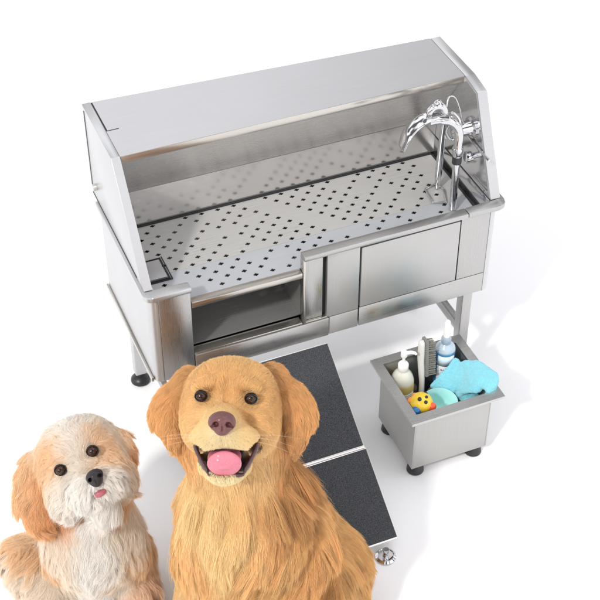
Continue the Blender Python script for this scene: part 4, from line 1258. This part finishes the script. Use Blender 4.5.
# mint scoop bowl leaning at the front of the crate
cpv = Vector((.878, -.252, .252))
M['mint'] = new_mat('mint_plastic', (.42, .78, .76), .35, **{"Subsurface Weight": .15})
tl = Matrix.Rotation(math.radians(16), 3, 'X') @ Matrix.Rotation(math.radians(10), 3, 'Y')
bm = bmesh.new()
add_lathe(bm, [(.030, -.158), (.036, -.155), (.050, -.06), (.057, -.012), (.0625, .003), (.0640, .006), (.0620, .008), (.0590, .004), (.052, -.020), (.040, -.042), (.020, -.052), (.004, -.054)], cpv, tl @ Matrix.Diagonal((1.0, .78, 1)), 48)
sc_ = link('rinse_cup', bm, M['mint'], None, 50); sc_['label'] = 'pale mint oval rinsing cup beside the yellow toy in the crate'; sc_['category'] = 'cup'

# yellow teether toy with coloured beads
ty = px(421, 403, 2, .290)
toy = thing('bath_toy', 'yellow bath toy with dark spots and blue and red beads', 'toy', (.815, -.266, .18))
M['yel'] = new_mat('yellow_plastic', (.86, .58, .03), .28, **{"Coat Weight": .3})
M['blu'] = new_mat('blue_plastic', (.02, .17, .42), .22, **{"Coat Weight": .4})
M['red'] = new_mat('red_plastic', (.80, .10, .03), .28, **{"Coat Weight": .3})
M['org'] = new_mat('orange_plastic', (.88, .30, .05), .28, **{"Coat Weight": .3})
M['blk'] = new_mat('black_spot', (.02, .02, .02), .3)
def ball(name, c, r, mat, par, s=(1, 1, 1)):
    bm = bmesh.new(); bmesh.ops.create_uvsphere(bm, u_segments=28, v_segments=18, radius=r)
    for v in bm.verts: v.co = Vector((v.co.x * s[0], v.co.y * s[1], v.co.z * s[2])) + Vector(c)
    return link(name, bm, mat, par, 180)
hd_ = ball('toy_head', ty, .037, M['yel'], toy, (1.05, 1, .95))
ball('toy_body', ty + Vector((.004, .012, -.048)), .034, M['yel'], toy, (1, .9, 1.1))
for a_, (du, dv) in enumerate(((-.006, .012), (.010, .004), (.016, .022))):
    vdir = (CAM_R * du + CAM_U * dv - CAM_F * .027).normalized()
    ball('toy_spot', ty + vdir * .0365, .0068 - .0008 * a_, M['blk'], hd_)
ball('bead', ty + CAM_R * -.017 + CAM_U * -.022 - CAM_F * .022, .0155, M['blu'], toy)
ball('bead', ty + CAM_R * .034 + CAM_U * -.012 - CAM_F * .010, .0150, M['red'], toy, (1, .8, 1.1))
ball('bead', ty + CAM_R * -.032 + CAM_U * .008 - CAM_F * .004, .0120, M['org'], toy)
ball('toy_ear', ty + CAM_R * .014 + CAM_U * .028 , .0085, M['blk'], hd_)
ball('toy_ear', ty + CAM_R * -.020 + CAM_U * .024, .0090, M['org'], hd_)

# turquoise towel, folded and draped over the right rim
tf = Frame(3.95)
tp = tf.P
def tw(x, y, z):
    """world point -> clay space"""
    d_ = np.array([x, y, z]) - (FC - FB * tf.D)
    return np.array([d_ @ FR, d_ @ FU, d_ @ FB]) / tf.s
lo_ = np.min([tw(x, y, z) for x in (.90, 1.10) for y in (-.34, -.06) for z in (.05, .40)], 0); hi_ = np.max([tw(x, y, z) for x in (.90, 1.10) for y in (-.34, -.06) for z in (.05, .40)], 0)
q = Sculpt(lo_, hi_, .75)
def fold(pts, r, k=2.0):
    P_ = [tw(*p) for p in pts]
    for a_, b_ in zip(P_[:-1], P_[1:]): q.cone(a_, b_, r, r, k)
u_ = 1 / tf.s
def sheet(rows, r, k=1.2):
    """soft thick cloth along a lattice of points"""
    R_ = [spline(rw, 8) for rw in rows]
    m_ = len(R_[0]); cols_ = [spline([rw[i] for rw in R_], 9) for i in range(m_)]
    for c_ in cols_:
        for a_, b_ in zip(c_[:-1], c_[1:]): q.cone(tw(*a_), tw(*b_), r, r, k)
def zz_(*rows): return [[tuple(px(u, v, 2, z)) for u, v, z in rw] for rw in rows]
sheet(zz_([(432, 386, .245), (443, 374, .280), (455, 360, .314)], [(439, 389, .240), (448, 384, .262), (458, 363, .304)], [(448, 393, .240), (455, 390, .250), (461, 376, .285)]), 2.3, 1)
sheet(zz_([(460, 364, .304), (468, 362, .322), (479, 363, .330), (488, 369, .327)], [(459, 382, .262), (467, 377, .302), (477, 378, .320), (485, 381, .317)], [(457, 396, .235), (464, 392, .265), (473, 391, .287), (480, 390, .292)]), 2.3, 1)
sheet(zz_([(488, 369, .328), (494, 373, .328), (497, 380, .318), (495, 388, .300)], [(486, 377, .322), (491, 379, .324), (494, 385, .314), (491, 392, .292)], [(482, 387, .306), (486, 388, .308), (488, 392, .298), (486, 397, .280)]), 2.1, 1)
# filling underneath, resting on the crate floor
q.cone(tw(.985, -.20, .10), tw(.985, -.20, .26), 11, 13, 6)
q.cone(tw(.99, -.25, .10), tw(.99, -.25, .22), 10, 12, 6)
Vt, Ft = q.mesh()
M['towel'] = bumpy('turquoise_terry', tuple(lin((118, 206, 224))), tuple(lin((146, 222, 236))), 900, .95, .9)
M['towel'].node_tree.nodes["Principled BSDF"].inputs["Sheen Weight"].default_value = .4
Vw = tf.world(Vt)
# terry nap: small irregular displacement of the real surface
nn = q.grad(Vt)
dsp = np.array([noise.noise(Vector(p) * 230) * .0018 + noise.noise(Vector(p) * 45) * .0030 for p in Vw])
nw = nn[:, :1] * FR + nn[:, 1:2] * FU + nn[:, 2:3] * FB
Vw = Vw + nw * dsp[:, None]
tw_o = np_mesh('towel', Vw, Ft, M['towel'], None)
tw_o['label'] = 'rumpled turquoise towel draped over the right side of the crate'; tw_o['category'] = 'towel'
